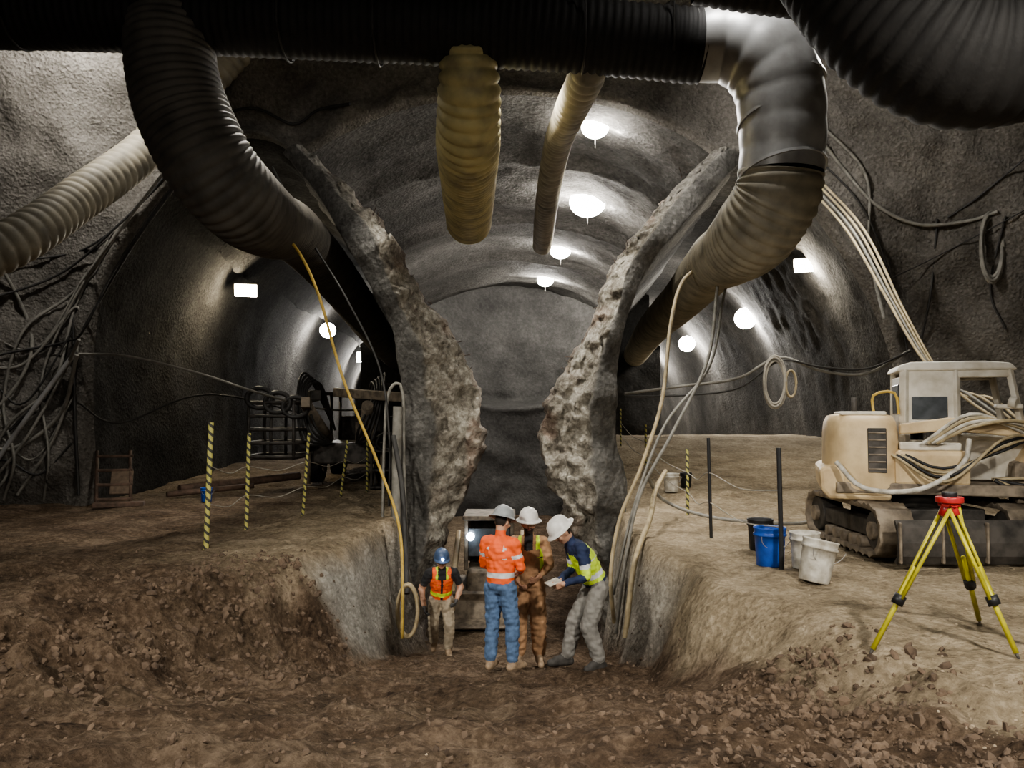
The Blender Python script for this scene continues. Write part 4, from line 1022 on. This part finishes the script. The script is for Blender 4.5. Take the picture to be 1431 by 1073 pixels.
# ------------------------------------------------------------------ lamps
def point(e, off, power, col, r):
    ld = bpy.data.lights.new('glow', 'POINT'); ld.energy = power; ld.color = col; ld.shadow_soft_size = r
    o = bpy.data.objects.new('glow', ld); COL.objects.link(o); o.parent = e; o.location = off
def lamp(x, y, z, power, r=0.17, kind='flood', mat='lamp', col=(1, .97, .92), aim=(0, -0.5, -1), hot=0.0):
    if kind == 'crown':
        h = bvV.ray_cast(Vector((x, y, 4)), Vector((0, 0, 1)))
        z = h[0].z - 0.06
        e = empty('work_or_fill_lamp', (x, y, z))
        cyl(e, 'back_plate', (0, 0, 0), (0, 0, 0.10), r * .9, 'metal_dk')
        bm = bmesh.new(); bmesh.ops.create_uvsphere(bm, u_segments=20, v_segments=14, radius=r, matrix=Matrix.Diagonal((1.1, 1, .9, 1)))
        bm_obj('lens_dome', bm, M[mat], e, True)
        cyl(e, 'pull_cord', (0, 0, -r * .9 - 0.22), (0, 0, -r * .8), 0.012, 'metal_dk')
        point(e, (0, -r - .12, -r * 1.0 - 0.10), power, col, r * .6)
        if hot: point(e, (r + .2, 0.0, -0.16), hot, col, .1); point(e, (-r - .2, 0.0, -0.16), hot, col, .1)
        return e
    e = empty('work_or_fill_lamp', (x, y, z))
    A = Vector(aim).normalized(); q = A.to_track_quat('-Z', 'Y')
    h = empty('head', (0, 0, 0), 0, e); h.rotation_mode = 'QUATERNION'; h.rotation_quaternion = q
    if kind == 'round':
        cyl(h, 'housing', (0, 0, 0), (0, 0, r * .9), r * .95, 'metal_dk', r * .4, seg=24)
        bm = bmesh.new(); bmesh.ops.create_uvsphere(bm, u_segments=20, v_segments=14, radius=r, matrix=Matrix.Diagonal((1, 1, .8, 1)))
        bm_obj('lens_dome', bm, M[mat], h, True)
        cyl(h, 'bracket', (0, 0, r * .9), (0, 0, r * .9 + .3), 0.03, 'metal_dk')
        point(e, A * (r + .12) + Vector((0, 0, -.1)), power, col, r * .6)
        return e
    prism(h, 'housing', [(-r * .7, 0), (r * .7, 0), (r * .45, 0.14), (-r * .45, 0.14)], -r * 1.05, r * 1.05, 'metal_dk')
    prism(h, 'lens', [(-r * .62, -.03), (-r * .45, -.09), (0, -.12), (r * .45, -.09), (r * .62, -.03), (r * .62, 0), (-r * .62, 0)], -r * .95, r * .95, mat, .03)
    cyl(h, 'bracket', (0, 0, 0.12), (0, 0, 0.35), 0.02, 'metal_dk')
    point(e, A * 0.25 + Vector((0, 0, -.1)), power, col, r * .6)
    return e
lamp(1.80, 17.6, 0, 170, 0.27, 'crown', hot=36)
lamp(2.12, 22.9, 0, 300, 0.46, 'crown', hot=130)
lamp(1.74, 29.3, 0, 280, 0.34, 'crown', hot=90)
lamp(1.42, 35.0, 0, 480, 0.32, 'crown', hot=90)
lamp(-7.25, 22.3, 5.15, 260, 0.30, 'flood', 'lampw', (1, .88, .66), aim=(0.25, -0.9, -0.75))
lamp(-7.5, 33.4, 5.2, 500, 0.32, 'round', 'lamp', aim=(0.3, -1, -.6))
lamp(-8.5, 47.5, 5.1, 1000, 0.5, 'flood', 'lamp', aim=(0.3, -1, -.6))
lamp(-9.4, 58, 4.8, 1300, 0.6, 'round', 'lamp', aim=(0.2, -1, -.4))
lamp(6.75, 18.8, 5.2, 240, 0.26, 'flood', 'lampw', (1, .93, .8), aim=(-0.5, -1.0, -0.6))
lamp(8.2, 28.8, 5.15, 650, 0.38, 'round', 'lamp', aim=(-0.2, -1, -.5))
lamp(8.2, 38.5, 5.1, 600, 0.38, 'round', 'lamp', aim=(-0.2, -1, -.5))
lamp(7.9, 48, 5.1, 600, 0.42, 'round', 'lamp', aim=(-0.2, -1, -.5))
lamp(8.2, 56, 4.9, 600, 0.45, 'round', 'lamp', aim=(-0.2, -1, -.5))
lamp(-1.7, 28.5, 3.1, 450, 0.20, 'round', 'lamp', aim=(0.4, 1, -.25))  # unseen lamp added behind the left partition to brighten the lower heading
def spot(x, y, z, tx, ty, tz, power, ang=100, col=(1, .95, .86), r=0.25, blend=.7):
    e = empty('flood_or_fill_lamp', (x, y, z))
    A = (Vector((tx, ty, tz)) - Vector((x, y, z))).normalized()
    h = empty('head', (0, 0, 0), 0, e); h.rotation_mode = 'QUATERNION'; h.rotation_quaternion = A.to_track_quat('-Z', 'Y')
    prism(h, 'housing', [(-.14, 0.0), (.14, 0.0), (.1, 0.16), (-.1, 0.16)], -.2, .2, 'metal_dk')
    box(h, 'lens', (0, 0, -0.012), (0.36, 0.24, 0.02), 'lamp')
    ld = bpy.data.lights.new('beam', 'SPOT'); ld.energy = power; ld.spot_size = math.radians(ang); ld.spot_blend = blend; ld.shadow_soft_size = r; ld.color = col
    o = bpy.data.objects.new('beam', ld); COL.objects.link(o); o.parent = h; o.location = (0, 0, -0.08)
spot(-5.5, 0.5, 6.0, -1.6, 7.4, -0.5, 3100, 86, r=.25)
spot(4.6, 1.0, 5.6, 1.8, 7.2, -0.3, 2700, 78, r=.25, blend=.6)
spot(0.3, -5.5, 4.0, 0, 11, 3.8, 700, 110, r=.6, col=(1, .96, .9))  # unseen fill light added behind the camera to lift the whole cavern
spot(0.0, 12.35, 7.75, 0.0, 15.3, 1.0, 1600, 104, r=.15, col=(1, .96, .89))
spot(2.4, 12.5, 7.9, 8.0, 15.5, 3.8, 950, 130, r=.2, col=(1, .96, .91))
spot(2.7, 10.2, 8.9, 3.6, 11.4, 6.2, 400, 60, r=.2, col=(1, .98, .95))
spot(5.6, 12.8, 7.8, 4.6, 11.0, 0, 1150, 110, r=.12)
spot(-6.9, 13.6, 8.6, -8.9, 16.0, 6.0, 700, 140, r=.2, col=(1, .96, .9))
spot(-4.0, 12.6, 8.1, -4.0, 12.4, 0, 1200, 84, r=.12)

# ------------------------------------------------------------------ world + camera
w = bpy.data.worlds.new('World'); S.world = w; w.use_nodes = True
w.node_tree.nodes['Background'].inputs[0].default_value = (0.01, 0.01, 0.011, 1)
w.node_tree.nodes['Background'].inputs[1].default_value = 1.0
try: S.view_settings.look = 'AgX - Medium High Contrast'
except Exception as ex_: print(ex_)
cam = bpy.data.cameras.new('camera'); cam.sensor_width = 36; cam.lens = 1150 / 1431 * 36
co = bpy.data.objects.new('camera', cam); COL.objects.link(co)
co.location = (0, 0, 1.75); co.rotation_euler = (math.radians(90 + 2.17), 0, 0)
cam.clip_end = 300
S.camera = co
print('done', time.time() - T0)
